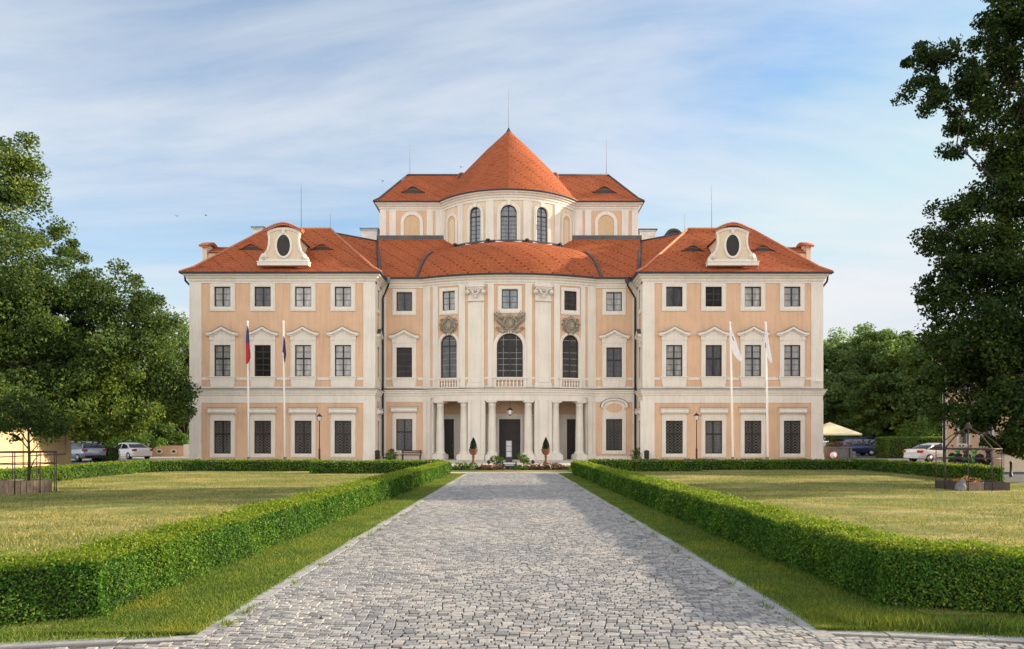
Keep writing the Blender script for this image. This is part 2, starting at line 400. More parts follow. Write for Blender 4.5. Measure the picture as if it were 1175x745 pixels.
def np_quads(name, verts, mat, nper=4, parent=None, matidx=None):
    """verts: (n*nper, 3) array of separate polygons"""
    n = len(verts) // nper
    me = bpy.data.meshes.new(name)
    me.vertices.add(len(verts)); me.vertices.foreach_set('co', np.ascontiguousarray(verts, dtype=np.float32).ravel())
    me.loops.add(len(verts)); me.loops.foreach_set('vertex_index', np.arange(len(verts), dtype=np.int32))
    me.polygons.add(n)
    me.polygons.foreach_set('loop_start', np.arange(0, len(verts), nper, dtype=np.int32))
    me.polygons.foreach_set('loop_total', np.full(n, nper, dtype=np.int32))
    for m in ([mat] if isinstance(mat, str) else mat): me.materials.append(MATS[m])
    if matidx is not None: me.polygons.foreach_set('material_index', np.asarray(matidx, dtype=np.int32))
    me.update(calc_edges=True)
    o = bpy.data.objects.new(name, me); COL.objects.link(o)
    if parent is not None: o.parent = parent
    return o

def leaf_quads(pts, size, bias=None, spread=1.0, aspect=0.55, jit=0.35):
    n = len(pts)
    nm = rng.normal(size=(n, 3)) * spread
    if bias is not None: nm = nm + bias
    nm /= np.linalg.norm(nm, axis=1, keepdims=True) + 1e-9
    t = rng.normal(size=(n, 3)); u = np.cross(nm, t); u /= np.linalg.norm(u, axis=1, keepdims=True) + 1e-9
    v = np.cross(nm, u)
    s = (np.asarray(size) * (1 + jit * rng.uniform(-1, 1, n)))[:, None] * 0.5
    w = s * aspect
    out = np.empty((n, 4, 3))
    out[:, 0] = pts - u * s; out[:, 1] = pts + v * w - nm * w * 0.25; out[:, 2] = pts + u * s; out[:, 3] = pts - v * w - nm * w * 0.25
    return out.reshape(-1, 3)
# ------------------------------------------------------------------ wall frames
class Flat:
    def __init__(s, o, t): s.o = o; s.t = t; s.n = (t[1], -t[0]); s.curved = False
    def __call__(s, u, z, d): return (s.o[0] + s.t[0] * u + s.n[0] * d, s.o[1] + s.t[1] * u + s.n[1] * d, z)
    def rot(s, u): return math.atan2(s.t[1], s.t[0])
class Arc:
    def __init__(s, c, R): s.c = c; s.R = R; s.curved = True
    def __call__(s, u, z, d):
        a = u / s.R
        return (s.c[0] + (s.R + d) * math.sin(a), s.c[1] - (s.R + d) * math.cos(a), z)
    def rot(s, u): return u / s.R
    def hit(s, px):
        k = (px - CX) / F
        A = 1 + k * k; B = -2 * (k * s.c[0] + s.c[1]); Cc = s.c[0] ** 2 + s.c[1] ** 2 - s.R ** 2
        D = max(0, B * B - 4 * A * Cc); return (-B - math.sqrt(D)) / (2 * A)
    def u(s, px):
        Y = s.hit(px); X = PX(px, Y); return s.R * math.asin(max(-1, min(1, (X - s.c[0]) / s.R)))

def segs(fr, a, b):
    if not fr.curved: return [a, b]
    n = max(1, int(math.ceil(abs(b - a) / 0.35))); return [a + (b - a) * i / n for i in range(n + 1)]
def slab(mb, fr, u0, u1, z0, z1, d0, d1, mat=0):
    us = segs(fr, u0, u1); n = len(us); vs = []
    for u in us: vs += [fr(u, z0, d0), fr(u, z0, d1), fr(u, z1, d1), fr(u, z1, d0)]
    fs = [(0, 1, 2, 3), tuple(4 * (n - 1) + k for k in (3, 2, 1, 0))]
    for i in range(n - 1):
        a = 4 * i; b = a + 4
        for k in range(4):
            k2 = (k + 1) % 4; fs.append((a + k, b + k, b + k2, a + k2))
    mb.add(vs, fs, mat)
def wall(mb, fr, u0, u1, z0, z1, holes=(), depth=0.3, mat=0, rmat=None):
    rmat = mat if rmat is None else rmat
    us = {u0, u1}; zs = {z0, z1}
    for h in holes: us |= {h[0], h[1]}; zs |= {h[2], h[3]}
    us = sorted(us); zs = sorted(zs)
    for i in range(len(us) - 1):
        for j in range(len(zs) - 1):
            uc = (us[i] + us[i + 1]) / 2; zc = (zs[j] + zs[j + 1]) / 2
            if any(h[0] < uc < h[1] and h[2] < zc < h[3] for h in holes): continue
            ss = segs(fr, us[i], us[i + 1])
            for a, b in zip(ss, ss[1:]):
                mb.quad(fr(a, zs[j], 0), fr(b, zs[j], 0), fr(b, zs[j + 1], 0), fr(a, zs[j + 1], 0), mat)
    for h in holes:
        a, b, c, d = h[:4]; arch = len(h) > 4 and h[4]
        r = (b - a) / 2; zt = d - r if arch else d
        mb.quad(fr(a, c, 0), fr(a, zt, 0), fr(a, zt, -depth), fr(a, c, -depth), rmat)
        mb.quad(fr(b, c, 0), fr(b, c, -depth), fr(b, zt, -depth), fr(b, zt, 0), rmat)
        mb.quad(fr(a, c, 0), fr(a, c, -depth), fr(b, c, -depth), fr(b, c, 0), rmat)
        if arch:
            pts = [((a + b) / 2 - r * math.cos(math.pi * k / 18), zt + r * math.sin(math.pi * k / 18)) for k in range(19)]
            for p, q in zip(pts, pts[1:]):
                mb.quad(fr(p[0], p[1], 0), fr(q[0], q[1], 0), fr(q[0], d, 0), fr(p[0], d, 0), mat)
                mb.quad(fr(p[0], p[1], 0), fr(p[0], p[1], -depth), fr(q[0], q[1], -depth), fr(q[0], q[1], 0), rmat)
        else:
            mb.quad(fr(a, d, 0), fr(b, d, 0), fr(b, d, -depth), fr(a, d, -depth), rmat)
def sweep(mb, pts, prof, mat=0, closed_prof=False):
    """pts: plan polyline walked so that the outside is on the right; prof: (d, z)"""
    n = len(pts); dirs = []
    for a, b in zip(pts, pts[1:]):
        L = math.hypot(b[0] - a[0], b[1] - a[1]); dirs.append(((b[0] - a[0]) / L, (b[1] - a[1]) / L))
    vs = []
    for i, p in enumerate(pts):
        d0 = dirs[max(0, i - 1)]; d1 = dirs[min(n - 2, i)]
        n0 = (d0[1], -d0[0]); n1 = (d1[1], -d1[0])
        m = (n0[0] + n1[0], n0[1] + n1[1]); k = 2.0 / max(0.3, (m[0] ** 2 + m[1] ** 2))
        for d, z in prof: vs.append((p[0] + m[0] * k * d, p[1] + m[1] * k * d, z))
    q = len(prof); fs = []
    for i in range(n - 1):
        for j in range(q - 1 if not closed_prof else q):
            j2 = (j + 1) % q
            fs.append((i * q + j, (i + 1) * q + j, (i + 1) * q + j2, i * q + j2))
    fs += [tuple(range(q)), tuple(range(n * q - 1, (n - 1) * q - 1, -1))]
    mb.add(vs, fs, mat)
def xprism(mb, poly, x0, x1, mat=0):      # poly of (y, z)
    n = len(poly); vs = [(x0, y, z) for y, z in poly] + [(x1, y, z) for y, z in poly]
    fs = [tuple(range(n - 1, -1, -1)), tuple(range(n, 2 * n))]
    for i in range(n):
        j = (i + 1) % n; fs.append((i, j, j + n, i + n))
    mb.add(vs, fs, mat)

# ------------------------------------------------------------------ the chateau
CHL = Vector((-0.3, 63.9, 0))
chateau = root('chateau', 'peach and white baroque chateau with red tiled roofs and a round domed centre', 'chateau', CHL)
def cpart(mb, name, mats, **kw): return mb.build(name, mats, chateau, -CHL, **kw)

WL = (PX(218.5, 61), PX(430, 61)); WR = (PX(738, 61), PX(943.5, 61))
YW, YR = 61.0, 63.9
zw = lambda y: PZ(y, YW)
zr = lambda y: PZ(y, YR)
front = Flat((0, YW), (1, 0)); recess = Flat((0, YR), (1, 0))
side_l = Flat((WL[1], 0), (0, 1)); side_r = Flat((WR[0], 0), (0, -1))
BH = (PX(683.5, YR) - PX(485.4, YR)) / 2; BX = (PX(683.5, YR) + PX(485.4, YR)) / 2; SAG = 1.75
BR = (BH ** 2 + SAG ** 2) / (2 * SAG); bow = Arc((BX, YR - SAG + BR), BR)
YB = YR - SAG
zb = lambda y: PZ(y, YB)
DX, DR = -0.33, 7.35; drum = Arc((DX, 66.6 + DR), DR)
zd = lambda y: PZ(y, 66.6)

# --- window prototypes (x right, y into the wall, z up from the bottom of the opening)
def sash_mesh(w, h, rows_top, rows_bot, transom, cols=2, bar=0.075):
    m = MB(); y0, y1 = 0.11, 0.18; x = w / 2
    m.box(-x + .004, -x + bar, y0, y1, .004, h - .004); m.box(x - bar, x - .004, y0, y1, .004, h - .004)
    m.box(-x + bar, x - bar, y0 + .002, y1, .004, bar); m.box(-x + bar, x - bar, y0 + .002, y1, h - bar, h - .004)
    m.box(-.05, .05, y0 - .01, y1, bar, h - bar)
    if transom: m.box(-x + bar, -.05, y0 - .006, y1, transom - .055, transom + .055); m.box(.05, x - bar, y0 - .006, y1, transom - .055, transom + .055)
    def rows(a, b, n):
        for i in range(1, n):
            z = a + (b - a) * i / n
            for s in (-1, 1):
                c = s * (x - bar + .05) / 2; q = (x - bar - .05) / 2
                m.box(c - q, c + q, y0 + .03, y1 - .005, z - .022, z + .022, 1)
    if transom: rows(bar, transom - .055, rows_bot); rows(transom + .055, h - bar, rows_top)
    else: rows(bar, h - bar, rows_bot)
    return m
def pane_mesh(w, h, transom, seed, yy=.165):
    r = random.Random(seed); m = MB(); x = w / 2 - .02
    zs = [0.02, transom, h - .02] if transom else [0.02, h - .02]
    for a, b in zip(zs, zs[1:]):
        for x0, x1 in ((-x, 0), (0, x)):
            t = [yy + r.uniform(-.006, .006) for _ in range(3)]
            m.quad((x0, t[0], a), (x1, t[1], a), (x1, t[1] + t[2] - t[0], b), (x0, t[2], b))
    return m
def rect_surround(w, h, out_w, zb_, zt_, d=0.07, step=True):
    m = MB(); a = w / 2 - .012; b = out_w / 2
    inner = [(-a, .012), (a, .012), (a, h - .012), (-a, h - .012)]
    outer = [(-b, zb_), (b, zb_), (b, zt_), (-b, zt_)]
    m.ring(inner, outer, -d, .006, 0, closed=True)
    if step:
        b2 = b - .09
        m.ring([(-a - .05, -.04), (a + .05, -.04), (a + .05, h + .05), (-a - .05, h + .05)], [(-b2, zb_ + .09), (b2, zb_ + .09), (b2, zt_ - .09), (-b2, zt_ - .09)], -d - .025, -d + .003, 0, closed=True)
    return m
def lattice(w, h, transom):
    m = MB(); y = 0.15
    x = w / 2 - .09
    def strip(pts):
        for p, q in zip(pts, pts[1:]):
            dx, dz = q[0] - p[0], q[1] - p[1]; L = math.hypot(dx, dz); nx, nz = -dz / L * .012, dx / L * .012
            m.add([(p[0] - nx, y, p[1] - nz), (q[0] - nx, y, q[1] - nz), (q[0] + nx, y, q[1] + nz), (p[0] + nx, y, p[1] + nz),
                   (p[0] - nx, y + .015, p[1] - nz), (q[0] - nx, y + .015, q[1] - nz), (q[0] + nx, y + .015, q[1] + nz), (p[0] + nx, y + .015, p[1] + nz)],
                  [(0, 1, 2, 3), (7, 6, 5, 4), (0, 4, 5, 1), (3, 2, 6, 7)])
    nx = 4; step = 2 * x / nx
    for i in range(nx + 1):
        cx_ = -x + i * step
        for s in (1, -1):
            pts = [(max(-x, min(x, cx_ + s * step * .5 * math.sin(k / 30 * math.pi * 2 * 5))), .1 + (h - .2) * k / 90) for k in range(91)]
            pts = [(cx_ + s * step * .5 * math.sin(k * .55), .1 + (h - .2) * k / 60) for k in range(61)]
            pts = [(max(-x, min(x, p[0])), p[1]) for p in pts]
            strip([p for p in pts])
    return m
def window_root(name, w, h, rows_top, rows_bot, transom, pane, seed, yy=.165):
    o = sash_mesh(w, h, rows_top, rows_bot, transom).build(name, ['sash', 'muntin'], chateau)
    pane_mesh(w, h, transom, seed, yy).build('pane', pane, o)
    return o
def rounded(x0, x1, z0, z1, d, n=8):   # pulvinated block polygon in (y, z)
    zc = (z0 + z1) / 2; rz = (z1 - z0) / 2
    return [(0.0, z0)] + [(-d * .35 - d * .65 * math.cos(t), zc + rz * math.sin(t)) for t in [-math.pi / 2 + math.pi * k / n for k in range(n + 1)]] + [(0.0, z1)]
PW, PH = 1.37, 1.66
def small_window():
    o = window_root('window', PW, PH, 1, 3, None, 'pane_mid', 3)
    rect_surround(PW, PH, 2.06, -.36, 1.92).build('surround', 'white', o)
    return o
def pediment_shape(n=16, hw=1.30, z0=3.60, rise=.50):
    out = []
    for i in range(n + 1):
        x = -hw + 2 * hw * i / n; t = min(1, abs(x) / (hw * .8))
        out.append((x, z0 + rise * (1 - t) ** 1.25))
    return out
def pediment_window():
    w, h = 1.37, 2.6
    o = window_root('window', w, h, 2, 3, 1.5, 'pane_pale', 5)
    s = MB(); a = w / 2 - .012
    s.ring([(a, .01), (a, h - .012), (-a, h - .012), (-a, .01)], [(1.03, .01), (1.03, 2.93), (-1.03, 2.93), (-1.03, .01)], -.07, .006)
    s.box(-1.03, 1.03, -.09, .004, 2.932, 3.0); s.box(-1.05, 1.05, -.075, .004, 3.001, 3.46)
    for sx in (-1, 1):
        s.box(sx * .9 - .16, sx * .9 + .16, -.13, -.076, 3.0, 3.46)
        s.box(sx * .9 - .19, sx * .9 + .19, -.16, -.076, 3.28, 3.36)
    s.build('surround', 'white', o)
    p = MB(); up = pediment_shape(); lo = [(x, z - .2) for x, z in up]
    p.prism([(x * .82, max(3.462, z - .2)) for x, z in up][::-1] + [(-1.06, 3.461), (1.06, 3.461)], -.085, .004)
    p.prism(lo + up[::-1], -.3, -.001); 
    p.prism([(x * .96, z - .29) for x, z in up] + [(x * .96, z - .202) for x, z in up][::-1], -.2, -.002)
    p.prism([(x * 1.01, z + .002) for x, z in up] + [(x * 1.01, z + .035) for x, z in up][::-1], -.33, .002, 1)
    p.build('pediment', ['white', 'flashing'], o)
    b = MB(); b.box(-1.14, 1.14, -.15, .004, -.09, .008); b.box(-1.10, 1.10, -.10, .004, -.27, -.092)
    b.prism([(-.94, -.93), (.94, -.93), (1.03, -.272), (-1.03, -.272)], -.075, .004)
    b.prism([(-.86, -.86), (.86, -.86), (.92, -.36), (-.92, -.36)], -.1, -.07)
    b.build('apron', 'white', o)
    return o
def ground_window(hood='bolster'):
    w, h = 1.42, 2.73
    o = window_root('window', w, h, 1, 1, 1.62, 'pane_mid', 8, .21)
    rect_surround(w, h, 2.06, -.3, 3.06).build('surround', 'white', o)
    g = lattice(w, h, 1.62); g.build('grille', 'grille', o)
    q = MB()
    if hood == 'bolster':
        q.box(-.98, .98, -.05, .004, 3.062, 3.28)
        xprism(q, rounded(0, 0, 3.28, 3.7, .34), -1.12, 1.12); q.box(-1.18, 1.18, -.3, .003, 3.70, 3.78)
        q.box(-1.2, 1.2, -.32, .002, 3.781, 3.81, 1)
    else:
        th = [math.pi * k / 20 for k in range(21)]
        arch = [(1.18 * math.cos(t), 3.72 + .78 * math.sin(t) ** .8) for t in th]
        body = [(-.95, 3.06)] + [(.95, 3.06)] + [(1.02, 3.3), (.9, 3.55), (1.0, 3.7)] + [(.98 * math.cos(t), 3.72 + .66 * math.sin(t)) for t in th] + [(-1.0, 3.7), (-.9, 3.55), (-1.02, 3.3)]
        q.prism(body, -.07, .004)
        q.ring([(x * .84, 3.72 + (z - 3.72) * .8) for x, z in arch], arch, -.24, .003)
        q.ring([(x * 1.0, z + .002) for x, z in arch], [(x * 1.02, z + .04) for x, z in arch], -.27, .002, 1)
        el = [(.72 * math.cos(t), 3.66 + .40 * math.sin(t)) for t in [2 * math.pi * k / 28 for k in range(28)]]
        el2 = [(.86 * math.cos(t), 3.66 + .52 * math.sin(t)) for t in [2 * math.pi * k / 28 for k in range(28)]]
        q.prism(el, -.08, -.05, 2); q.ring(el, el2, -.11, -.05, 0, closed=True)
    q.build('hood', ['white', 'flashing', 'peach'], o)
    return o
def arch_loop(w, h, n=18, z0=0.0):
    r = w / 2; zt = h - r
    return [(-r, z0)] + [(-r * math.cos(math.pi * k / n), zt + r * math.sin(math.pi * k / n)) for k in range(n + 1)] + [(r, z0)]
def arch_window(w, h, cols, rows, ring, pane, transom=None, mm=1, ring_top=None):
    m = MB(); r = w / 2; zt = h - r; bar = .08; y0, y1 = .11, .18
    m.ring(arch_loop(w - 2 * bar, h - bar), arch_loop(w - .008, h - .004), y0, y1)
    m.box(-r + bar, r - bar, y0 + .002, y1, .004, bar)
    top = lambda x: zt + math.sqrt(max(0.0, (r - bar) ** 2 - x * x))
    for i in range(1, cols):
        x = -r + w * i / cols; t = .05 if (cols % 2 == 0 and i == cols // 2) else .018
        m.box(x - t, x + t, y0 + .02, y1 - .004, bar, top(x) - .003, 0 if t > .02 else mm)
    tz = transom or zt
    m.box(-r + bar, r - bar, y0 + .005, y1 - .003, tz - .05, tz + .05)
    for i in range(1, rows + 1):
        z = bar + (tz - .05 - bar) * i / rows
        if i < rows: m.box(-r + bar, r - bar, y0 + .03, y1 - .006, z - .017, z + .017, mm)
    z = tz + (h - tz) * .5
    hw = math.sqrt(max(0.01, (r - bar) ** 2 - max(0, z - zt) ** 2)); m.box(-hw, hw, y0 + .03, y1 - .006, z - .017, z + .017, mm)
    o = m.build('arched_window', ['sash', 'muntin_pale'], chateau)
    p = MB(); lp = arch_loop(w - .03, h - .015, z0=.02); p.prism(lp, .165, .17); p.build('pane', pane, o)
    if ring:
        s = MB(); inn = arch_loop(w - .024, h - .012); outl = arch_loop(w + 2 * ring, h + ring)
        s.ring(inn, outl, -.07, .006)
        k = ring * .35; s.ring(arch_loop(w + .08, h + .04), arch_loop(w + 2 * k, h + k), -.1, -.067)
        s.prism([(-.14, h - .03), (.14, h - .03), (.2, h + ring + .1), (-.2, h + ring + .1)], -.14, -.06)
        s.box(-w / 2 - ring - .1, w / 2 + ring + .1, -.14, .004, -.12, .006)
        s.build('surround', 'white', o)
    return o
PROTO = {}
CMAP = None
def place(kind, fr, u, z, pane=None, sx=1.0, sz=1.0, make=None, seed=0):
    first = kind not in PROTO
    if first: PROTO[kind] = make()
    o = PROTO[kind] if first else copy_tree(PROTO[kind])
    o.parent = chateau
    p = fr(u, z, 0.0)
    o.location = Vector(p) - CHL; o.rotation_euler = (0, 0, fr.rot(u)); o.scale = (sx, 1, sz)
    if pane:
        for c in bpy.data.objects:
            if c.parent == o and c.name.startswith('pane'):
                c.material_slots[0].link = 'OBJECT'; c.material_slots[0].material = MATS[pane]
    return o

# --- wings
wins_l = [255.4, 301.6, 348.0, 393.7]; wins_r = [773.6, 818.8, 863.8, 908.9]
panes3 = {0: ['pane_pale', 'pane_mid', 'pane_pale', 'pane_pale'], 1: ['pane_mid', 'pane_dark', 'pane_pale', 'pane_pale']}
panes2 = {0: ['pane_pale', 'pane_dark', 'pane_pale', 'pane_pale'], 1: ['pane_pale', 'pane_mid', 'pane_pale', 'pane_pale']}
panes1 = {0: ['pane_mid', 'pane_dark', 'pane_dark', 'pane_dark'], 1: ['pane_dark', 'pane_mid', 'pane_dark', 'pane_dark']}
Z3, Z2, Z1 = zw(352.2), zw(432.2), zw(520.8)
BELT0, BELT1 = zw(459.8), zw(446.6); EAVE = 15.33; FRZ = zw(324.3)
for si, (W, wins) in enumerate(((WL, wins_l), (WR, wins_r))):
    us = [PX(p, YW) for p in wins]
    holes = []
    for u in us:
        holes += [(u - .685, u + .685, Z3, Z3 + 1.66), (u - .685, u + .685, Z2, Z2 + 2.6), (u - .71, u + .71, Z1, Z1 + 2.73)]
    m = MB(); wall(m, front, W[0], W[1], 0, EAVE, holes)
    sd = side_l if si == 0 else side_r; sg = 1 if si == 0 else -1
    uc = sg * 62.45; a, b = sorted((sg * YW, sg * 74.0))
    sh = [(uc - .5, uc + .5, Z3, Z3 + 1.66), (uc - .5, uc + .5, Z2, Z2 + 2.6), (uc - .5, uc + .5, Z1, Z1 + 2.73)]
    wall(m, sd, a, b, 0, EAVE, sh)
    xo = W[0] if si == 0 else W[1]
    m.quad((xo, YW, 0), (xo, 74, 0), (xo, 74, EAVE), (xo, YW, EAVE)); m.quad((W[0], 74, 0), (W[1], 74, 0), (W[1], 74, EAVE), (W[0], 74, EAVE))
    cpart(m, 'wing_wall', 'peach')
    # raised white trim: corner pilasters, frieze, string course, plinth
    m = MB(); pw = .93
    pil = [(W[0] - .06, W[0] + pw), (W[1] - pw, W[1] + .06)] if si == 0 else [(W[0] - .06, W[0] + pw), (W[1] - pw, W[1] + .06)]
    for k, (a, b) in enumerate(pil):
        slab(m, front, a, b, BELT1 + .02, FRZ, -.01, .07)
        w = .18 if (k == 1) == (si == 0) else 0
        slab(m, front, a - (w if k == 0 else 0), b + (0 if k == 0 else 0) , .62, BELT0 - .001, -.01, .075)
        slab(m, front, a - .06, b + .06, 0, .28, -.01, .16); slab(m, front, a - .03, b + .03, .281, .62, -.01, .11)
    slab(m, front, W[0] + pw, W[1] - pw, FRZ - .001, 14.9, -.01, .05)
    slab(m, front, W[0] + pw, W[1] - pw, zw(462.5), BELT0, -.01, .04)
    for u0, u1 in zip([W[0] + pw - 1.14] + us, us + [W[1] - pw + 1.14]): slab(m, front, u0 + 1.14, u1 - 1.14, zw(436.2), zw(433.0), -.01, .05)
    slab(m, front, W[0] + pw, W[1] - pw, BELT1, zw(443.8), -.01, .05)
    a0, a1 = sorted((sg * (YW + .02), sg * (YW + .65))); b0, b1 = sorted((sg * (YR - .75), sg * YR))
    for a, b in ((a0, a1), (b0, b1)):
        slab(m, sd, a, b, BELT1 + .02, 14.8, -.01, .06); slab(m, sd, a, b, 0.3, BELT0 - .001, -.01, .06)
    cpart(m, 'wing_trim', 'white')
    m = MB(); slab(m, front, W[0] + pw + .07, W[1] - pw - .07, 0, .16, -.01, .05); cpart(m, 'plinth', 'plinth')
    for k, u in enumerate(us):
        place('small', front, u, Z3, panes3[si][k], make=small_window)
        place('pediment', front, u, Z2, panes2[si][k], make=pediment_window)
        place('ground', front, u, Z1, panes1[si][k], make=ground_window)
    place('small', sd, uc, Z3, 'pane_dark', sx=.73); place('pediment', sd, uc, Z2, 'pane_dark', sx=.73); place('ground', sd, uc, Z1, 'pane_dark', sx=.7)

# --- recessed bays
zB0, zB1 = zr(459.4), zr(445.8)
R3, R2, R1 = zr(357.3), zr(433.3), zr(517.2)
LR = (WL[1], PX(485.4, YR)); RR = (PX(683.5, YR), WR[0])
for si, (W, wc) in enumerate(((LR, 464.0), (RR, 704.6))):
    u = PX(wc, YR)
    holes = [(u - .685, u + .685, R3, R3 + 1.66), (u - .685, u + .685, R2, R2 + 2.6), (u - .71, u + .71, R1, R1 + 2.73)]
    m = MB(); wall(m, recess, W[0], W[1], 0, 15.5, holes); cpart(m, 'recess_wall', 'peach')
    m = MB()
    l = (W[0], PX(443, YR)) if si == 0 else (PX(726, YR), W[1])
    slab(m, recess, l[0], l[1], zB1 + .02, 15.2, -.01, .05); slab(m, recess, l[0], l[1], 0, zB0, -.01, .05)
    a, b = (l[1], W[1]) if si == 0 else (W[0], l[0])
    slab(m, recess, a, b, zr(329.8), 15.2, -.01, .045); slab(m, recess, a, b, zr(461.5), zB0, -.01, .04)
    slab(m, recess, a, b, zB1, zr(443.6), -.01, .045)
    slab(m, recess, a, u - 1.14, zr(436.2), zr(433.4), -.01, .04); slab(m, recess, u + 1.14, b, zr(436.2), zr(433.4), -.01, .04)
    slab(m, recess, a, b, 0, .3, -.01, .06)
    cpart(m, 'recess_trim', 'white')
    place('small', recess, u, R3, 'pane_mid' if si == 0 else 'pane_pale')
    place('pediment', recess, u, R2, 'pane_dark' if si == 0 else 'pane_mid')
    if si == 0: place('ground', recess, u, R1, 'pane_mid')
    else: place('ground_arched', recess, u, R1, 'pane_dark', make=lambda: ground_window('arch'))

# --- bow front
bz = lambda y, px: PZ(y, bow.hit(px))
bB0, bB1 = zb(459.6) + .02, zb(445.4)
B3 = zb(354.6); B2 = zb(433.0)
ubow = (bow.u(485.6), bow.u(683.3))
cen = {'l': 515.1, 'c': 585.0, 'r': 654.4}
ul, uc_, ur = (bow.u(cen[k]) for k in 'lcr')
CW, CHt, SW, SHt = 2.2, 3.7, 1.5, 3.66
holes = [(uc_ - .685, uc_ + .685, B3, B3 + 1.66), (uc_ - CW / 2, uc_ + CW / 2, B2, B2 + CHt, True)]
for u in (ul, ur): holes += [(u - .58, u + .58, B3, B3 + 1.66), (u - SW / 2, u + SW / 2, B2, B2 + SHt, True)]
m = MB(); wall(m, bow, ubow[0], ubow[1], bB1 - .3, 15.5, holes); cpart(m, 'bow_wall', 'peach')
openings = [(497.0, 536.6), (556.6, 613.4), (633.6, 673.2)]
ztop = zb(460.0)
m = MB(); wall(m, bow, ubow[0], ubow[1], 0, bB1 - .25, [(bow.u(a), bow.u(b), -.01, ztop) for a, b in openings], depth=.7)
cpart(m, 'bow_wall', 'white')
m = MB(); top = zb(322.5)
strips = [(485.6, 493.7), (496.8, 502.9), (526.6, 533.9), (559.8, 566.8), (602.6, 610.4), (635.6, 642.3), (666.2, 671.3), (674.2, 683.3)]
for a, b in strips: slab(m, bow, bow.u(a), bow.u(b), bB1, top, -.01, .06)
for a, b in ((537.3, 555.6), (614.0, 631.8)):
    a, b = bow.u(a), bow.u(b)
    slab(m, bow, a, b, bB1, top, -.01, .12); slab(m, bow, a + .22, b - .22, bB1 + .5, top - 1.6, .115, .17)
    slab(m, bow, a - .05, b + .05, bB1 + .02, bB1 + .42, -.01, .2)
slab(m, bow, ubow[0], ubow[1], top + .001, 15.0, -.01, .05)
for a, b in ((493.7, 496.8), (533.9, 537.3), (555.6, 559.8), (610.4, 614.0), (631.8, 635.6), (671.3, 674.2)):
    slab(m, bow, bow.u(a), bow.u(b), zb(435.0), zb(432.6), -.01, .05); slab(m, bow, bow.u(a), bow.u(b), bB1, zb(442.5), -.01, .05)
cpart(m, 'bow_pilasters', 'white')
# ground floor piers
m = MB()
for a, b, d in ((485.6, 489.6, .05), (491.4, 496.2, .07), (537.3, 540.3, .05), (542.4, 551.4, .08), (553.2, 556.0, .05), (614.0, 616.8, .05), (618.6, 627.6, .08), (629.6, 632.8, .05), (674.0, 678.6, .07), (680.2, 683.3, .05)):
    slab(m, bow, bow.u(a), bow.u(b), .5, bB0 - .01, -.01, d)
for (a, b) in ((485.6, 496.4), (537.2, 556.1), (613.9, 633.0), (673.8, 683.3)): slab(m, bow, bow.u(a), bow.u(b), 0, .49, -.01, .16)
for a, b in openings: slab(m, bow, bow.u(a) - .25, bow.u(b) + .25, ztop + .02, ztop + .16, -.01, .05)
cpart(m, 'pier', 'white')
place('small', bow, uc_, B3, 'pane_sky')
place('small', bow, ul, B3, 'pane_pale', sx=.847); place('small', bow, ur, B3, 'pane_dark', sx=.847)
place('arch_big', bow, uc_, B2, make=lambda: arch_window(CW, CHt, 4, 5, .28, 'pane_dark', transom=2.62))
place('arch_side', bow, ul, B2, 'pane_mid', make=lambda: arch_window(SW, SHt, 2, 5, .22, 'pane_dark', transom=2.72))
place('arch_side', bow, ur, B2, 'pane_dark')
def baluster_mb():
    b = MB(); b.lathe([(.07, 0), (.07, .05), (.045, .08), (.085, .2), (.095, .28), (.05, .42), (.045, .48), (.075, .52), (.075, .56)], n=10); return b
BAL = None
for u, w, n in ((uc_, CW, 7), (ul, SW, 6), (ur, SW, 6)):
    z0 = bB1 + .02; zt = B2 - .13
    m = MB(); m.box(-w / 2 - .25, w / 2 + .25, -.17, .02, 0, .1); m.box(-w / 2 - .25, w / 2 + .25, -.17, .02, .66, zt - z0 - .02)
    for s in (-1, 1): m.box(s * (w / 2 + .14) - .11, s * (w / 2 + .14) + .11, -.15, .02, .1, .66)
    o = m.build('balustrade', 'white', chateau); o.location = Vector(bow(u, z0, 0)) - CHL; o.rotation_euler = (0, 0, bow.rot(u))
    for k in range(n):
        if BAL is None: BAL = q = baluster_mb().build('baluster', 'white', o)
        else: q = BAL.copy(); COL.objects.link(q); q.parent = o
        q.location = (-w / 2 + w * (k + .5) / n, -.085, .1)
# ionic capitals
def capital():
    m = MB(); w = 1.36
    m.box(-w / 2 - .1, w / 2 + .1, -.36, .0, 1.15, 1.3); m.box(-w / 2, w / 2, -.26, .0, .95, 1.15); m.box(-w / 2 - .02, w / 2 + .02, -.2, 0, 0, .07)
    for s in (-1, 1):
        m.tube([(s * w / 2, -.12, .74), (s * w / 2, -.30, .74)], .18, 14); m.tube([(s * w / 2, -.30, .74), (s * w / 2, -.34, .74)], .09, 10)
        m.tube([(s * .3, -.22, .85), (s * .18, -.3, .62), (0, -.3, .5)], .07, 8)
    for k in range(5): m.sphere((-.36 + .18 * k, -.24, .86), .08, 8, 6)
    m.sphere((0, -.24, .42), (.14, .1, .17), 8, 6)
    for k in range(7): m.box(-.6 + .2 * k - .05, -.6 + .2 * k + .05, -.33, -.26, 1.02, 1.13)
    return m
cap0 = None
for px in (546.5, 622.9):
    u = bow.u(px)
    if cap0 is None: cap0 = o = capital().build('capital', 'white', chateau)
    else: o = cap0.copy(); COL.objects.link(o)
    o.location = Vector(bow(u, zb(345.5), .12)) - CHL; o.rotation_euler = (0, 0, bow.rot(u))
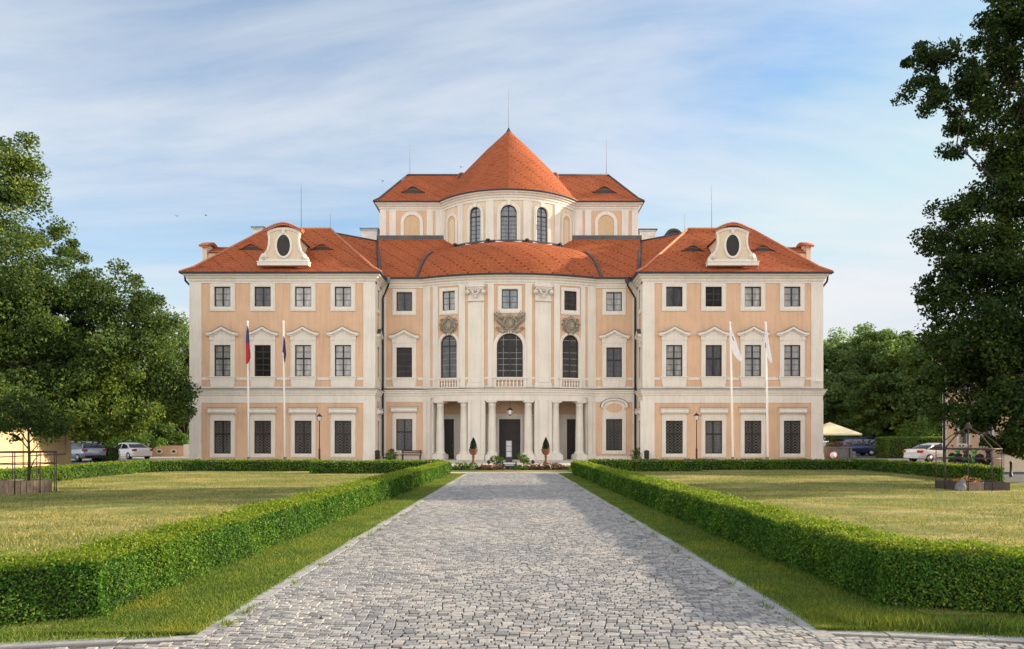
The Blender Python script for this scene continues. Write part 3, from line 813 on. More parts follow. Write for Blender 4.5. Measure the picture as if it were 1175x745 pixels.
# stone coats of arms
def scroll(m, cx, cz, r, s, turns=1.3, y=-.14, t=.06):
    pts = [(cx + s * (r * (1 - .75 * k / 22)) * math.cos(turns * 2 * math.pi * k / 22), y - .05 * k / 22, cz + (r * (1 - .75 * k / 22)) * math.sin(turns * 2 * math.pi * k / 22)) for k in range(23)]
    m.tube(pts, [t * (1 - .4 * k / 22) for k in range(23)], 6)
def cartouche(big):
    m = MB(); k = 1.0
    m.sphere((0, -.08, .75), (.5, .2, .58), 18, 12)
    el = [2 * math.pi * i / 26 for i in range(27)]
    m.tube([(.56 * math.cos(t), -.16, .75 + .64 * math.sin(t)) for t in el], .09, 6)
    m.tube([(.34 * math.cos(t), -.27, .78 + .40 * math.sin(t)) for t in el], .035, 5)
    for s in (-1, 1):
        scroll(m, s * .62, 1.2, .24, s); scroll(m, s * .68, .42, .24, -s); scroll(m, s * .3, .1, .2, s); scroll(m, s * .78, .8, .17, s)
        m.tube([(s * .5, -.1, .2), (s * .75, -.14, .6), (s * .6, -.16, 1.05), (s * .35, -.2, 1.35)], [.07, .1, .09, .05], 6)
    for s in (-1, 0, 1): m.sphere((s * .24, -.16, 1.44 + .1 * (s == 0)), (.13, .11, .18), 8, 6)
    m.tube([(-.4, -.15, 1.33), (0, -.2, 1.39), (.4, -.15, 1.33)], .08, 6)
    for s in (-1, 0, 1): m.sphere((s * .22, -.12, -.06 - .05 * (s == 0)), (.08, .08, .14), 8, 6)
    if big:
        for s in (-1, 1):
            for j, (ex, ez) in enumerate(((1.5, 1.75), (1.28, 1.86), (1.05, 1.94))):
                m.tube([(-s * .35, -.1, -.1), (s * ex, -.1, ez)], .035, 5)
                m.sphere((s * ex, -.1, ez), (.05, .05, .1), 6, 5)
            for j in range(7):           # hanging banners in folds
                x0 = 1.46 - j * .12; zt = 1.66 - j * .17 * .55
                m.tube([(s * x0, -.12 - .05 * (j % 2), zt), (s * (x0 - .08), -.16 - .05 * (j % 2), zt - .45), (s * (x0 - .32), -.13, max(.1, zt - .9 + j * .03))], [.05, .1, .06], 6)
            m.tube([(s * .2, -.12, .0), (s * .7, -.16, -.16), (s * 1.15, -.12, .1)], [.09, .11, .07], 6); scroll(m, s * 1.2, .2, .18, s)
    return m
for key, u, big, px in (('c', uc_, True, 585), ('l', ul, False, 514), ('r', ur, False, 654.4)):
    o = cartouche(big).build('coat_of_arms', 'stone_relief', chateau)
    o.location = Vector(bow(u, zb(381.2) if not big else zb(379.8), .0)) - CHL; o.rotation_euler = (0, 0, bow.rot(u)); o.scale = (.86, 1, .88) if not big else (.86, 1, .84)
# porch rooms, doors, columns
def porch(xa, xb, yb, y0):
    m = MB(); h = ztop + .3
    m.quad((xa, yb, 0), (xb, yb, 0), (xb, yb, 3.9), (xa, yb, 3.9), 0); m.quad((xa, yb, 3.9), (xb, yb, 3.9), (xb, yb, h), (xa, yb, h), 1)
    for x in (xa, xb): m.quad((x, y0, 0), (x, yb, 0), (x, yb, h), (x, y0, h), 0)
    m.quad((xa, y0, h), (xb, y0, h), (xb, yb, h), (xa, yb, h), 2)
    slab(m, Flat((0, yb), (1, 0)), xa, xb, 3.82, 3.98, -.01, .08, 0)
    return m
doors = [((508.0, 521.0), 65.9, (-6.95, -4.05), 495.8), ((572.6, 597.2), 64.6, None, 0), ((650.4, 662.6), 65.9, (3.55, 6.45), 495.8)]
for (dx, yb, rm, _), (a, b) in zip(doors, openings):
    if rm is None: rm = (PX(a, 62.6) - .15, PX(b, 62.6) + .15)
    cpart(porch(rm[0], rm[1], yb, 62.72 if rm[0] > -3 and rm[0] < 3 else 63.3), 'porch', ['white', 'plaster_panel', 'soffit'])
    x0, x1 = PX(dx[0], yb), PX(dx[1], yb); zt = PZ(481, yb); w = (x1 - x0)
    m = MB()
    m.ring([(x0, 0.01), (x0, zt), (x1, zt), (x1, .01)], [(x0 - .22, 0.01), (x0 - .22, zt + .22), (x1 + .22, zt + .22), (x1 + .22, .01)], yb - .1, yb - .001)
    m.box(x0 - .25, x1 + .25, yb - .14, yb - .001, zt + .225, zt + .3)
    cpart(m, 'door_frame', 'white')
    m = MB(); m.box(x0 + .01, x1 - .01, yb - .05, yb - .002, .01, zt - .01)
    n = 2 if w > 1.2 else 1
    for i in range(n):
        for j in range(4):
            a0 = x0 + w * i / n + .1; a1 = x0 + w * (i + 1) / n - .1; z0 = .2 + (zt - .3) * j / 4; z1 = z0 + (zt - .3) / 4 - .12
            m.box(a0, a1, yb - .075, yb - .05, z0, z1, taper=.02)
    d = cpart(m, 'door', 'door_wood')
    h = MB(); h.tube([(x1 - .15 if n == 1 else (x0 + x1) / 2 + .1, yb - .1, 1.1), (x1 - .15 if n == 1 else (x0 + x1) / 2 + .1, yb - .1, 1.3)], .018, 6); h.build('handle', 'rim', d)
def column_mb(H):
    m = MB(); m.box(-.52, .52, -.52, .52, 0, .42); m.box(-.46, .46, -.46, .46, .42, .5)
    m.lathe([(.45, .5), (.47, .56), (.45, .62), (.4, .66), (.37, .74)], n=24)
    m.lathe([(.355, .72), (.355, 1.5), (.345, 2.4), (.315, 3.6), (.30, H - .42), (.33, H - .40), (.33, H - .36), (.30, H - .34), (.30, H - .24), (.36, H - .16), (.4, H - .12)], n=24)
    m.box(-.44, .44, -.44, .44, H - .12, H - .002)
    return m
col0 = None
for px in (503.4, 531.4, 564.2, 606.6, 638.4, 666.7):
    u = bow.u(px)
    if col0 is None: col0 = o = column_mb(ztop).build('column', 'white', chateau)
    else: o = col0.copy(); COL.objects.link(o)
    o.location = Vector(bow(u, 0, -.3)) - CHL; o.rotation_euler = (0, 0, bow.rot(u))

# --- cornices
def arc_pts(A, u0, u1, n=40): return [A(u0 + (u1 - u0) * i / n, 0, 0)[:2] for i in range(n + 1)]
mid_path = [(WL[1] + .0, YR)] + arc_pts(bow, ubow[0], ubow[1]) + [(WR[0], YR)]
lw_path = [(WL[0], 74), (WL[0], YW), (WL[1], YW), (WL[1], YR + .3)]
rw_path = [(WR[0], YR + .3), (WR[0], YW), (WR[1], YW), (WR[1], 74)]
belt = [(0, 0), (.04, 0), (.05, .40), (.11, .42), (.13, .56), (.2, .6), (.22, .74), (.31, .78), (.31, .87), (0, .9)]
eave = [(0, 0), (.06, 0), (.06, .16), (.13, .18), (.15, .34), (.27, .42), (.31, .54), (.45, .58), (.49, .70), (.49, .74), (0, .74)]
for path, z0, h, zE in ((lw_path, BELT0, BELT1 - BELT0, 14.6), (rw_path, BELT0, BELT1 - BELT0, 14.6), (mid_path, bB0 - .02, bB1 - bB0 + .02, 14.78)):
    m = MB(); sweep(m, path, [(d, z0 + z * h / .9) for d, z in belt]); cpart(m, 'belt_cornice', 'white')
    m = MB(); sweep(m, path, [(0.0, z0 + h + .06), (.34, z0 + h - .005), (.34, z0 + h - .045), (0.0, z0 + h - .03)]); cpart(m, 'flashing', 'flashing')
    m = MB(); sweep(m, path, [(d, zE + z) for d, z in eave]); cpart(m, 'eaves_cornice', 'white')
    m = MB(); sweep(m, path, [(.5, zE + .735), (.56, zE + .68), (.66, zE + .70), (.70, zE + .80), (.64, zE + .84), (.52, zE + .80)], closed_prof=True); cpart(m, 'gutter', 'slate')

# --- roofs
def hip(mb, x0, x1, y0, y1, z0, rx0, rx1, ry, zr_, kick=1.0, kz=.62):
    A = [(x0, y0, z0), (x1, y0, z0), (x1, y1, z0), (x0, y1, z0)]
    fx0, fx1 = kick * (rx0 - x0) / (ry - y0), kick * (x1 - rx1) / (ry - y0)
    B = [(x0 + fx0, y0 + kick, z0 + kz), (x1 - fx1, y0 + kick, z0 + kz), (x1 - fx1, y1 - kick, z0 + kz), (x0 + fx0, y1 - kick, z0 + kz)]
    R0, R1 = (rx0, ry, zr_), (rx1, ry, zr_)
    for i in range(4):
        j = (i + 1) % 4; mb.quad(A[i], A[j], B[j], B[i])
    mb.quad(B[0], B[1], R1, R0); mb.quad(B[2], B[3], R0, R1); mb.add([B[1], B[2], R1], [(0, 1, 2)]); mb.add([B[3], B[0], R0], [(0, 1, 2)])
    mb.quad(A[3], A[2], A[1], A[0])
    return A, B, R0, R1
def ridge(A, B, R0, R1, name='ridge_tiles', mat='ridge_tile', r=.11):
    m = MB(); up = lambda p, q=0: (p[0], p[1], p[2] + .03)
    for a, b, c in ((A[0], B[0], R0), (A[1], B[1], R1), (A[2], B[2], R1), (A[3], B[3], R0)): m.tube([up(a), up(b), up(c)], r, 6)
    m.tube([up(R0), up(R1)], r + .02, 6)
    return m
def eyebrow(x, y, z, slope, w=2.0, h=.44):
    n = 16; pts = []
    for i in range(n + 1):
        t = -1 + 2 * i / n; pts.append((x + t * w / 2, h * math.cos(t * math.pi / 2) ** 2))
    m = MB()
    for p, q in zip(pts, pts[1:]):
        m.add([(p[0], y - .05, z + p[1]), (q[0], y - .05, z + q[1]), (q[0], y + q[1] / slope + .25, z + q[1] + .02), (p[0], y + p[1] / slope + .25, z + p[1] + .02)], [(0, 1, 2, 3)], 0, True)
        m.add([(p[0], y - .02, z - .1), (q[0], y - .02, z - .1), (q[0], y - .02, z + max(0, q[1] - .04)), (p[0], y - .02, z + max(0, p[1] - .04))], [(0, 1, 2, 3)], 1)
    m.tube([(p[0], y - .06, z + p[1] + .01) for p in pts], .045, 5, 0)
    m.tube([(x + t * w * .36, y - .04, z + .14 + .1 * math.cos(t * math.pi / 2)) for t in (-1, -.5, 0, .5, 1)], .02, 4, 2)
    return m
def gable_loop(k=1.0, off=0.0):
    half = [(2.2, 0), (2.22, .2), (2.12, .45), (1.8, .7), (1.54, 1.05), (1.42, 1.5), (1.39, 2.0), (1.43, 2.4), (1.52, 2.72), (1.1, 2.9), (.6, 3.02)]
    half = [(x - off * (1 if x > .7 else .3), z + (off if z < .1 else (-off if z > 2.65 else 0))) for x, z in half]
    return half + [(0, 3.06 - off)] + [(-x, z) for x, z in half[::-1]]
def dormer():
    m = MB(); g = gable_loop(); m.prism(g, 0, .36, 0)
    m.ring(gable_loop(off=.2), g, -.07, -.001, 1, closed=True)
    for s in (-1, 1): m.tube([(s * 1.78, -.12, .42), (s * 1.78, -.0, .42)], .3, 14, 1); m.tube([(s * 1.78, -.17, .42), (s * 1.78, -.12, .42)], .15, 10, 1)
    el = [2 * math.pi * k / 32 for k in range(32)]
    m.ring([(.60 * math.cos(t), 1.42 + .97 * math.sin(t)) for t in el], [(.80 * math.cos(t), 1.42 + 1.17 * math.sin(t)) for t in el], -.12, -.001, 1, closed=True)
    m.box(-.14, .14, -.16, -.1, 2.5, 2.85, 1)
    o = m.build('dormer', ['cream', 'white'], chateau)
    w = MB(); w.prism([(.60 * math.cos(t), 1.42 + .97 * math.sin(t)) for t in el], -.03, -.002, 0)
    w.box(-.03, .03, -.05, -.03, .5, 2.35, 1)
    for z in (.9, 1.42, 1.94): w.box(-.5, .5, -.045, -.03, z - .015, z + .015, 1)
    w.build('oval_window', ['pane_dark', 'sash'], o)
    c = MB(); th = [(-1.66 + 3.32 * k / 20) for k in range(21)]; zc = lambda x: 2.80 + .56 * math.cos(x / 1.66 * math.pi / 2) ** 1.2
    loop = [(x, zc(x)) for x in th]; c.prism([(x, z - .14) for x, z in loop] + [(x, z) for x, z in loop][::-1], -.26, .5, 0)
    for x, z in loop: c.tube([(x, -.32, z + .04), (x, .55, z + .06)], .085, 6, 0)
    c.build('coping', 'ridge_tile', o)
    s = MB(); s.box(-2.3, 2.3, -.3, .4, -.42, -.03); s.box(-2.36, 2.36, -.34, .4, -.10, -.028); s.build('sill', 'white', o)
    r = MB(); L = 5.2
    for sx in (-1, 1): r.quad((sx * 1.2, .36, -.4), (sx * 1.2, L, -.4), (sx * 1.2, L, 2.35), (sx * 1.2, .36, 2.35), 1)
    for sx in (-1, 1): r.quad((sx * 1.42, .34, 2.22), (sx * 1.42, L, 2.22), (0, L, 2.98), (0, .34, 2.98), 0)
    r.tube([(0, .36, 3.0), (0, L, 3.0)], .09, 6, 0)
    r.build('dormer_roof', ['tile', 'cream'], o, planar_uv=True)
    return o
dorm0 = None
for si, W in enumerate((WL, WR)):
    x0, x1 = W[0] - .62, W[1] + .62
    rx0, rx1 = ((-22.2, -16.4) if si == 0 else (15.9, 21.6))
    m = MB(); A, B, R0, R1 = hip(m, x0, x1, 60.38, 73.4, 15.40, rx0, rx1, 66.9, 20.72)
    rf = cpart(m, 'wing_roof', 'tile', planar_uv=True)
    q = ridge(A, B, R0, R1); o = q.build('ridge_tiles', 'ridge_tile', rf)
    xc = PX(326, 61) if si == 0 else PX(840, 61)
    for px, py in (((288.4, 286.0), (369.7, 286.0)) if si == 0 else ((794.6, 287.6), (875.0, 287.2))):
        # find the depth where the ray meets the slope
        Y = 63.0
        for _ in range(20):
            z = PZ(py, Y); Y = 61.38 + (z - 16.02) / ((20.72 - 16.02) / 5.52)
        o = eyebrow(PX(px, Y), Y - .12, PZ(py, Y) - .05, .85).build('eyebrow_dormer', ['tile', 'sash', 'ridge_tile'], rf, planar_uv=True)
    for lx, ly, rz in ((xc, 60.9, 0.0), (W[0] - .62 if si == 0 else W[1] + .62, 66.3, -math.pi / 2 if si == 0 else math.pi / 2)):
        if dorm0 is None: dorm0 = o = dormer()
        else: o = copy_tree(dorm0)
        o.parent = chateau; o.location = Vector((lx, ly, 16.32)) - CHL; o.rotation_euler = (0, 0, rz)
        o.scale = (.91, .91, .91); o.location.z = 16.0 + .42 * .91 if not rz else 16.15
    # joining roof between the wing and the middle
    e = (PX(436, 63.3), 63.3, 15.6) if si == 0 else (PX(732.5, 63.3), 63.3, 15.6)
    t = P(434, 277.5, 70) if si == 0 else P(734, 277.5, 70)
    t2 = P(378, 267, 67.4) if si == 0 else P(789, 267.0, 67.4)
    eo = (t2[0] - (5 if si == 0 else -5), 63.3, 15.6)
    m = MB(); m.add([e, t, t2, eo], [(0, 1, 2), (0, 2, 3)]); bk = (t[0], 77, 15.3); bk2 = (t2[0], 74, 15.3); m.quad(t, bk, bk2, t2)
    cpart(m, 'link_roof', 'tile', planar_uv=True)
    m = MB(); m.tube([(e[0], e[1] - .05, e[2] + .06), (t[0], t[1], t[2] + .1)], .17, 6); m.tube([(t[0], t[1], t[2] + .05), (t2[0], t2[1], t2[2] + .05)], .08, 6); cpart(m, 'flashing', 'flashing')
# recess roof and its flashing against the attic
m = MB(); zt_ = PZ(272.6, 70)
xl0, xl1 = PX(436, 63.3), PX(732.5, 63.3); xt0, xt1 = PX(434, 70), PX(734.5, 70)
m.quad((xl0, 63.28, 15.6), (xl1, 63.28, 15.6), (xt1, 70.02, zt_), (xt0, 70.02, zt_))
cpart(m, 'recess_roof', 'tile', planar_uv=True)
m = MB(); m.box(xt0 - .1, xt1 + .1, 69.7, 69.98, zt_ - .25, zt_ + .12); cpart(m, 'flashing', 'flashing')
# bow roof: lofted from the curved eaves to the drum
m = MB(); nt_, nv = 44, 12; the = math.asin(BH / BR) * 1.02; thd = math.radians(58)
vs = []; uvs = []
for j in range(nv + 1):
    v = j / nv
    for i in range(nt_ + 1):
        s = -1 + 2 * i / nt_
        a = s * the; p = Vector((bow.c[0] + (BR + .66) * math.sin(a), bow.c[1] - (BR + .66) * math.cos(a), 15.60))
        b = s * thd; q = Vector((drum.c[0] + (DR + .02) * math.sin(b), drum.c[1] - (DR + .02) * math.cos(b), zd(277.5)))
        w = p.lerp(q, v); bul = math.sin(math.pi * v) * .75
        n = Vector((math.sin(a), -math.cos(a), 1.2)).normalized(); w += n * bul
        vs.append(w); uvs.append((s * (8.0 * (1 - v) + 7.0 * v), v * 6.6))
fs = [(j * (nt_ + 1) + i, j * (nt_ + 1) + i + 1, (j + 1) * (nt_ + 1) + i + 1, (j + 1) * (nt_ + 1) + i) for j in range(nv) for i in range(nt_)]
m.add(vs, fs, 0, True, uvs); cpart(m, 'bow_roof', 'tile')
m = MB()
for sgn in (0, nt_):
    m.tube([Vector(vs[j * (nt_ + 1) + sgn]) + Vector((0, -.02, .06)) for j in range(nv + 1)], .13, 6)
m.tube([drum(drum.R * (-thd + 2 * thd * i / 40), zd(277.5) + .05, .06) for i in range(41)], .14, 6); cpart(m, 'flashing', 'flashing')
for px, py in ((525, 278.0), (561, 274.2), (604, 274.2), (640, 276.6)):
    u = drum.u(px); m = MB(); m.sphere((0, -.35, .12), (.22, .16, .12), 8, 6); m.tube([(0, -.35, -.3), (0, -.35, .1)], .03, 5)
    o = m.build('floodlight', 'slate', chateau); o.location = Vector(drum(u, zd(277.2), 0)) - CHL; o.rotation_euler = (0, 0, drum.rot(u))

# --- attic block and drum
AX0, AX1, AY = PX(436.5, 70), PX(731.5, 70), 70.0
attic = Flat((0, AY), (1, 0)); za = lambda y: PZ(y, AY)
m = MB(); m.box(AX0, AX1, AY, 79, 19.5, 24.1); cpart(m, 'attic_wall', 'white')
m = MB(); q = MB()
ac = lambda c: PX(420 + c / 3.456, AY)
def attic_side(f):
    for a, b in ((80, 93), (265, 275)):
        u0, u1 = sorted((f(a), f(b))); slab(m, attic, u0, u1, za(273), za(238.5), .001, .012)
    u0, u1 = sorted((f(120), f(240))); slab(m, attic, u0, u1, za(273), za(240.0), .001, .012)
    for a, b in ((55, 80), (93, 119), (241, 265), (276, 305)):
        u0, u1 = sorted((f(a), f(b))); slab(q, attic, u0, u1, za(273), za(237.5), .001, .06)
    uc = f(182)
    z0 = za(273); h = za(247.0) - z0; w = abs(f(150) - f(213))
    inn = [(uc + x, z0 + z) for x, z in arch_loop(w, h)]; out = [(uc + x, z0 + z) for x, z in arch_loop(w + .62, h + .34)]
    q.ring(inn, out, AY - .1, AY - .002); m.prism(inn, AY - .03, AY - .001, 1)
mir = lambda c: PX(731.5 - (420 + c / 3.456 - 436.5), AY)
for f in (ac, mir):
    m = MB(); q = MB(); attic_side(f); cpart(m, 'attic_panel', ['peach', 'ochre']); cpart(q, 'attic_trim', 'white')
ap = [(AX0, 79), (AX0, AY), (AX1, AY), (AX1, 79)]
dth = math.radians(60)
dp = arc_pts(drum, -dth * DR, dth * DR, 48)
for path in (ap, dp):
    m = MB(); zE = 23.35
    sweep(m, path, [(d * .95, zE + z * .95) for d, z in eave]); cpart(m, 'eaves_cornice', 'white')
    m = MB(); sweep(m, path, [(.47, zE + .70), (.54, zE + .66), (.6, zE + .70), (.6, zE + .78), (.5, zE + .78)], closed_prof=True); cpart(m, 'gutter', 'slate')
m = MB(); A, B, R0, R1 = hip(m, PX(428.7, 69.4), PX(739.3, 69.4), 69.38, 79.6, 24.08, PX(467.7, 74.4), PX(698, 74.4), 74.45, 28.3, .8, .5)
rf = cpart(m, 'attic_roof', 'tile', planar_uv=True); ridge(A, B, R0, R1, r=.09).build('ridge_tiles', 'flashing', rf)
for px in (474.2, 693.4):
    Y = 71.5
    for _ in range(20): z = PZ(221.0, Y); Y = 70.18 + (z - 24.58) / ((28.3 - 24.58) / 4.27)
    eyebrow(PX(px, Y), Y - .12, PZ(221.0, Y) - .02, .87, 2.3, .55).build('eyebrow_dormer', ['tile', 'sash', 'ridge_tile'], rf, planar_uv=True)
# drum wall with three windows
dc = lambda c: drum.u(420 + c / 3.456)
dzb = zd(277.5) - .3
uw = [dc(433.5), dc(565.5), dc(697.5)]; ww = [1.14, 1.48, 1.14]
DZ = zd(277.0); DHt = zd(235.2) - DZ
m = MB(); wall(m, drum, -dth * DR, dth * DR, 18.5, 24.0, [(u - w / 2, u + w / 2, DZ, DZ + DHt, True) for u, w in zip(uw, ww)], depth=.35); cpart(m, 'drum_wall', 'cream')
m = MB(); q = MB()
for a, b in ((300, 314), (366, 385), (476, 507), (623, 655), (747, 768), (819, 829)): slab(m, drum, dc(a), dc(b), 18.6, zd(230.0), -.01, .08)
slab(m, drum, -dth * DR, dth * DR, zd(229.8), 23.6, -.01, .06)
slab(m, drum, -dth * DR, -1.03 * DR, 18.6, zd(230), -.01, .05)
for a, b, hh in ((320, 362, 240.5), (774, 812, 240.5)):
    u0, u1 = dc(a), dc(b); uc = (u0 + u1) / 2; w = max(.9, (u1 - u0) * .72); h = zd(239.5) - DZ
    th = arch_loop(w, h); to = arch_loop(w + .5, h + .25)
    for (p, p2), (o_, o2) in zip(zip(th, th[1:]), zip(to, to[1:])):
        m.add([drum(uc + p[0], DZ + p[1], .07), drum(uc + p2[0], DZ + p2[1], .07), drum(uc + o2[0], DZ + o2[1], .07), drum(uc + o_[0], DZ + o_[1], .07)], [(0, 1, 2, 3)])
        m.add([drum(uc + p[0], DZ + p[1], .07), drum(uc + p2[0], DZ + p2[1], .07), drum(uc + p2[0], DZ + p2[1], 0), drum(uc + p[0], DZ + p[1], 0)], [(0, 1, 2, 3)])
        m.add([drum(uc + o_[0], DZ + o_[1], .07), drum(uc + o2[0], DZ + o2[1], .07), drum(uc + o2[0], DZ + o2[1], 0), drum(uc + o_[0], DZ + o_[1], 0)], [(0, 1, 2, 3)])
    q.add([drum(uc + x, DZ + z, .012) for x, z in th], [tuple(range(len(th)))])
cpart(m, 'drum_trim', 'white'); cpart(q, 'niche', 'ochre')
place('drum_big', drum, uw[1], DZ, make=lambda: arch_window(ww[1], DHt, 2, 6, .34, 'pane_sky', transom=DHt - 1.0, mm=0))
place('drum_side', drum, uw[0], DZ, make=lambda: arch_window(ww[0], DHt, 2, 6, .28, 'pane_sky', transom=DHt - .85, mm=0)); place('drum_side', drum, uw[2], DZ)
# cone roof
prof = [(7.95, 24.06), (7.0, 24.95), (6.3, 25.75), (4.5, 27.95), (2.4, 30.25), (.9, 31.75), (.12, 32.55)]
n = 56; vs = []; uvs = []
vlen = 0; last = None
for r, z in prof:
    if last: vlen += math.hypot(r - last[0], z - last[1])
    last = (r, z)
    for k in range(n + 1):
        a = 2 * math.pi * k / n; vs.append((drum.c[0] + r * math.sin(a), drum.c[1] - r * math.cos(a), z)); uvs.append((a * max(r, 3.0), vlen))
fs = [(j * (n + 1) + i, j * (n + 1) + i + 1, (j + 1) * (n + 1) + i + 1, (j + 1) * (n + 1) + i) for j in range(len(prof) - 1) for i in range(n)]
m = MB(); m.add(vs, fs, 0, True, uvs); rf = cpart(m, 'cone_roof', 'tile')
m = MB(); m.lathe([(.35, 32.3), (.18, 32.6), (.06, 32.85)], (drum.c[0], drum.c[1], 0), 10, cap=False); cpart(m, 'roof_cap', 'slate')
for px, s in ((529.5, -1), (637.0, 1)):
    x, y, z = P(px, 203.2, 72.0); m = MB()
    m.tube([(x, y - .1, z), (x - s * .2, y + 1.6, z + .1)], .42, 12, 0); m.tube([(x, y - .12, z), (x, y - .1, z)], .3, 12, 1); cpart(m, 'round_dormer', ['tile', 'slate'], planar_uv=True)
# chimneys
for px0, px1, ytop, ybot, Y, cap in ((413.5, 434, 262, 286, 71, 'copper_patina'), (289, 303, 260.2, 270, 72, 'copper_patina'), (733, 753.5, 263, 284, 71, 'flashing'), (801, 818, 263, 272, 72, 'copper_patina')):
    x0, x1 = PX(px0, Y), PX(px1, Y); z0, z1 = PZ(ybot, Y) - 1.6, PZ(ytop, Y)
    m = MB(); m.box(x0 + .12, x1 - .12, Y, Y + 1.3, z0, z1 - .22); m.box(x0 + .04, x1 - .04, Y - .08, Y + 1.38, z1 - .22, z1 - .1); o = cpart(m, 'chimney', 'chimney_white')
    m = MB(); m.box(x0 - .06, x1 + .06, Y - .18, Y + 1.48, z1 - .1, z1); m.build('chimney_cap', cap, o)
x0, Y = PX(772.8, 70), 70.0; z = PZ(271, Y)
m = MB(); th = [math.pi * k / 14 for k in range(15)]
m.prism([(x0 + .72 * math.cos(t), z + .62 * math.sin(t)) for t in th] + [(x0 - .72, z - .9), (x0 + .72, z - .9)], Y, Y + .1, 1)
m.ring([(x0 + .60 * math.cos(t), z + .5 * math.sin(t)) for t in th], [(x0 + .8 * math.cos(t), z + .7 * math.sin(t)) for t in th], Y - .12, Y + 1.5, 0); cpart(m, 'round_dormer', ['slate', 'sash'])
# lightning rods
for px, yt, yb_, Y in ((345.6, 208, 262, 67), (379, 245, 268, 68), (470.4, 160, 202, 74.4), (583.4, 102, 152, 73.95), (695.8, 160, 202, 74.4), (785.8, 246, 268, 68), (816.6, 212, 265, 67)):
    m = MB(); p = P(px, yb_ + 4, Y); m.tube([p, (p[0], Y, PZ(yt + 12, Y)), (p[0], Y, PZ(yt, Y))], [.028, .02, .012], 6); cpart(m, 'lightning_rod', 'rod')
# rainwater pipes
def pipe(pts, r=.085): m = MB(); m.tube(pts, r, 8); cpart(m, 'downpipe', 'iron')
xL = WL[1] + .22; xR = WR[0] - .22
pipe([(xL + .55, 63.2, 15.4), (xL + .5, 63.3, 14.9), (xL, 63.62, 13.9), (xL, 63.62, .35), (xL + .1, 63.45, .12)])
pipe([(xR - .75, 63.2, 15.4), (xR - .7, 63.3, 14.9), (xR, 63.62, 13.9), (xR, 63.62, .1)])
m = MB(); m.lathe([(.1, 0), (.16, .25), (.17, .5)], (xL + .56, 63.15, 15.05), 10); cpart(m, 'rain_hopper', 'copper_patina')
m = MB(); m.lathe([(.1, 0), (.2, .25), (.2, .6)], (xR - .75, 63.15, 15.0), 10); cpart(m, 'rain_hopper', 'slate')
pipe([(WL[0] - .55, 61.2, 15.35), (WL[0] - .55, 61.3, 14.9), (WL[0] - .12, 62.2, 14.2), (WL[0] - .12, 62.2, .1)])
pipe([(WR[1] + .62, 61.2, 15.35), (WR[1] + .5, 61.3, 14.8), (WR[1] + .12, 62.2, 14.0), (WR[1] + .12, 62.2, .1)])
# ------------------------------------------------------------------ ground
def sheet(name, poly, z, mat, res=None, amp=0.0, kind='structure'):
    if res is None:
        m = MB(); m.add([(x, y, z) for x, y in poly], [tuple(range(len(poly)))]); o = m.build(name, mat)
    else:
        (x0, y0), (x1, y1) = poly; nx = max(1, int((x1 - x0) / res)); ny = max(1, int((y1 - y0) / res))
        gx, gy = np.meshgrid(np.linspace(x0, x1, nx + 1), np.linspace(y0, y1, ny + 1))
        gz = z + amp * (np.sin(gx * .9 + 1.3 * np.sin(gy * .37)) * np.sin(gy * .7 + gx * .21) * .5 + .5)
        v = np.stack([gx, gy, gz], -1).reshape(-1, 3)
        m = MB(); m.add([tuple(p) for p in v], [(j * (nx + 1) + i, j * (nx + 1) + i + 1, (j + 1) * (nx + 1) + i + 1, (j + 1) * (nx + 1) + i) for j in range(ny) for i in range(nx)], 0, True)
        o = m.build(name, mat)
    o['kind'] = kind; return o
sheet('ground', [(-400, -150), (400, -150), (400, 600), (-400, 600)], -.02, 'asphalt')
sheet('forecourt', [(-26, 37.0), (20.3, 37.0), (20.3, 66.5), (-26, 66.5)], -.012, 'gravel')
sheet('parking_strip', [(-60, 62.5), (-26.6, 62.5), (-26.6, 77), (-60, 77)], -.012, 'gravel')
# path edges (left, right) as measured: near -> far
def xl(y): return -2.62 + (y - 6.3) / 30.0 * .40
def xr(y): return 2.60 - (y - 6.3) / 30.0 * .38
sheet('path_bed', [(-14, -6), (14, -6), (14, 4.9), (xr(6.4) + .2, 6.62), (xr(38.5) + .2, 38.5), (xl(38.5) - .2, 38.5), (xl(6.4) - .2, 6.42), (-14, 4.6)], .0085, 'joint')
hx_l = lambda y: -3.88 + (y - 7.0) / 30.0 * .80        # path side face of the left hedge
hx_r = lambda y: 3.70 - (y - 7.5) / 29.5 * .70
def lawn(name, f0, f1, y0, y1, nx=36, ny=70):
    m = MB(); vs = []
    for j in range(ny + 1):
        y = y0 + (y1 - y0) * j / ny
        for i in range(nx + 1):
            x = f0(y) + (f1(y) - f0(y)) * i / nx; vs.append((x, y, .04 * (math.sin(x * .9 + 1.3 * math.sin(y * .37)) * math.sin(y * .7 + x * .21) * .5 + .5)))
    m.add(vs, [(j * (nx + 1) + i, j * (nx + 1) + i + 1, (j + 1) * (nx + 1) + i + 1, (j + 1) * (nx + 1) + i) for j in range(ny) for i in range(nx)], 0, True)
    o = m.build(name, 'lawn'); o['kind'] = 'structure'
lawn('lawn_left', lambda y: -19.4, lambda y: hx_l(y) - .28, 6.6, 40.4); lawn('lawn_right', lambda y: hx_r(y) + .28, lambda y: 19.9, 7.1, 41.9)
def strip(name, f0, f1, y0, y1, z, mat):
    ys = [y0 + (y1 - y0) * i / 60 for i in range(61)]; m = MB(); vs = []
    for y in ys: vs += [(f0(y), y, z), ((f0(y) + f1(y)) / 2, y, z + .006), (f1(y), y, z)]
    m.add(vs, [(3 * i + k, 3 * i + k + 1, 3 * i + k + 4, 3 * i + k + 3) for i in range(60) for k in (0, 1)], 0, True)
    o = m.build(name, mat); o['kind'] = 'structure'
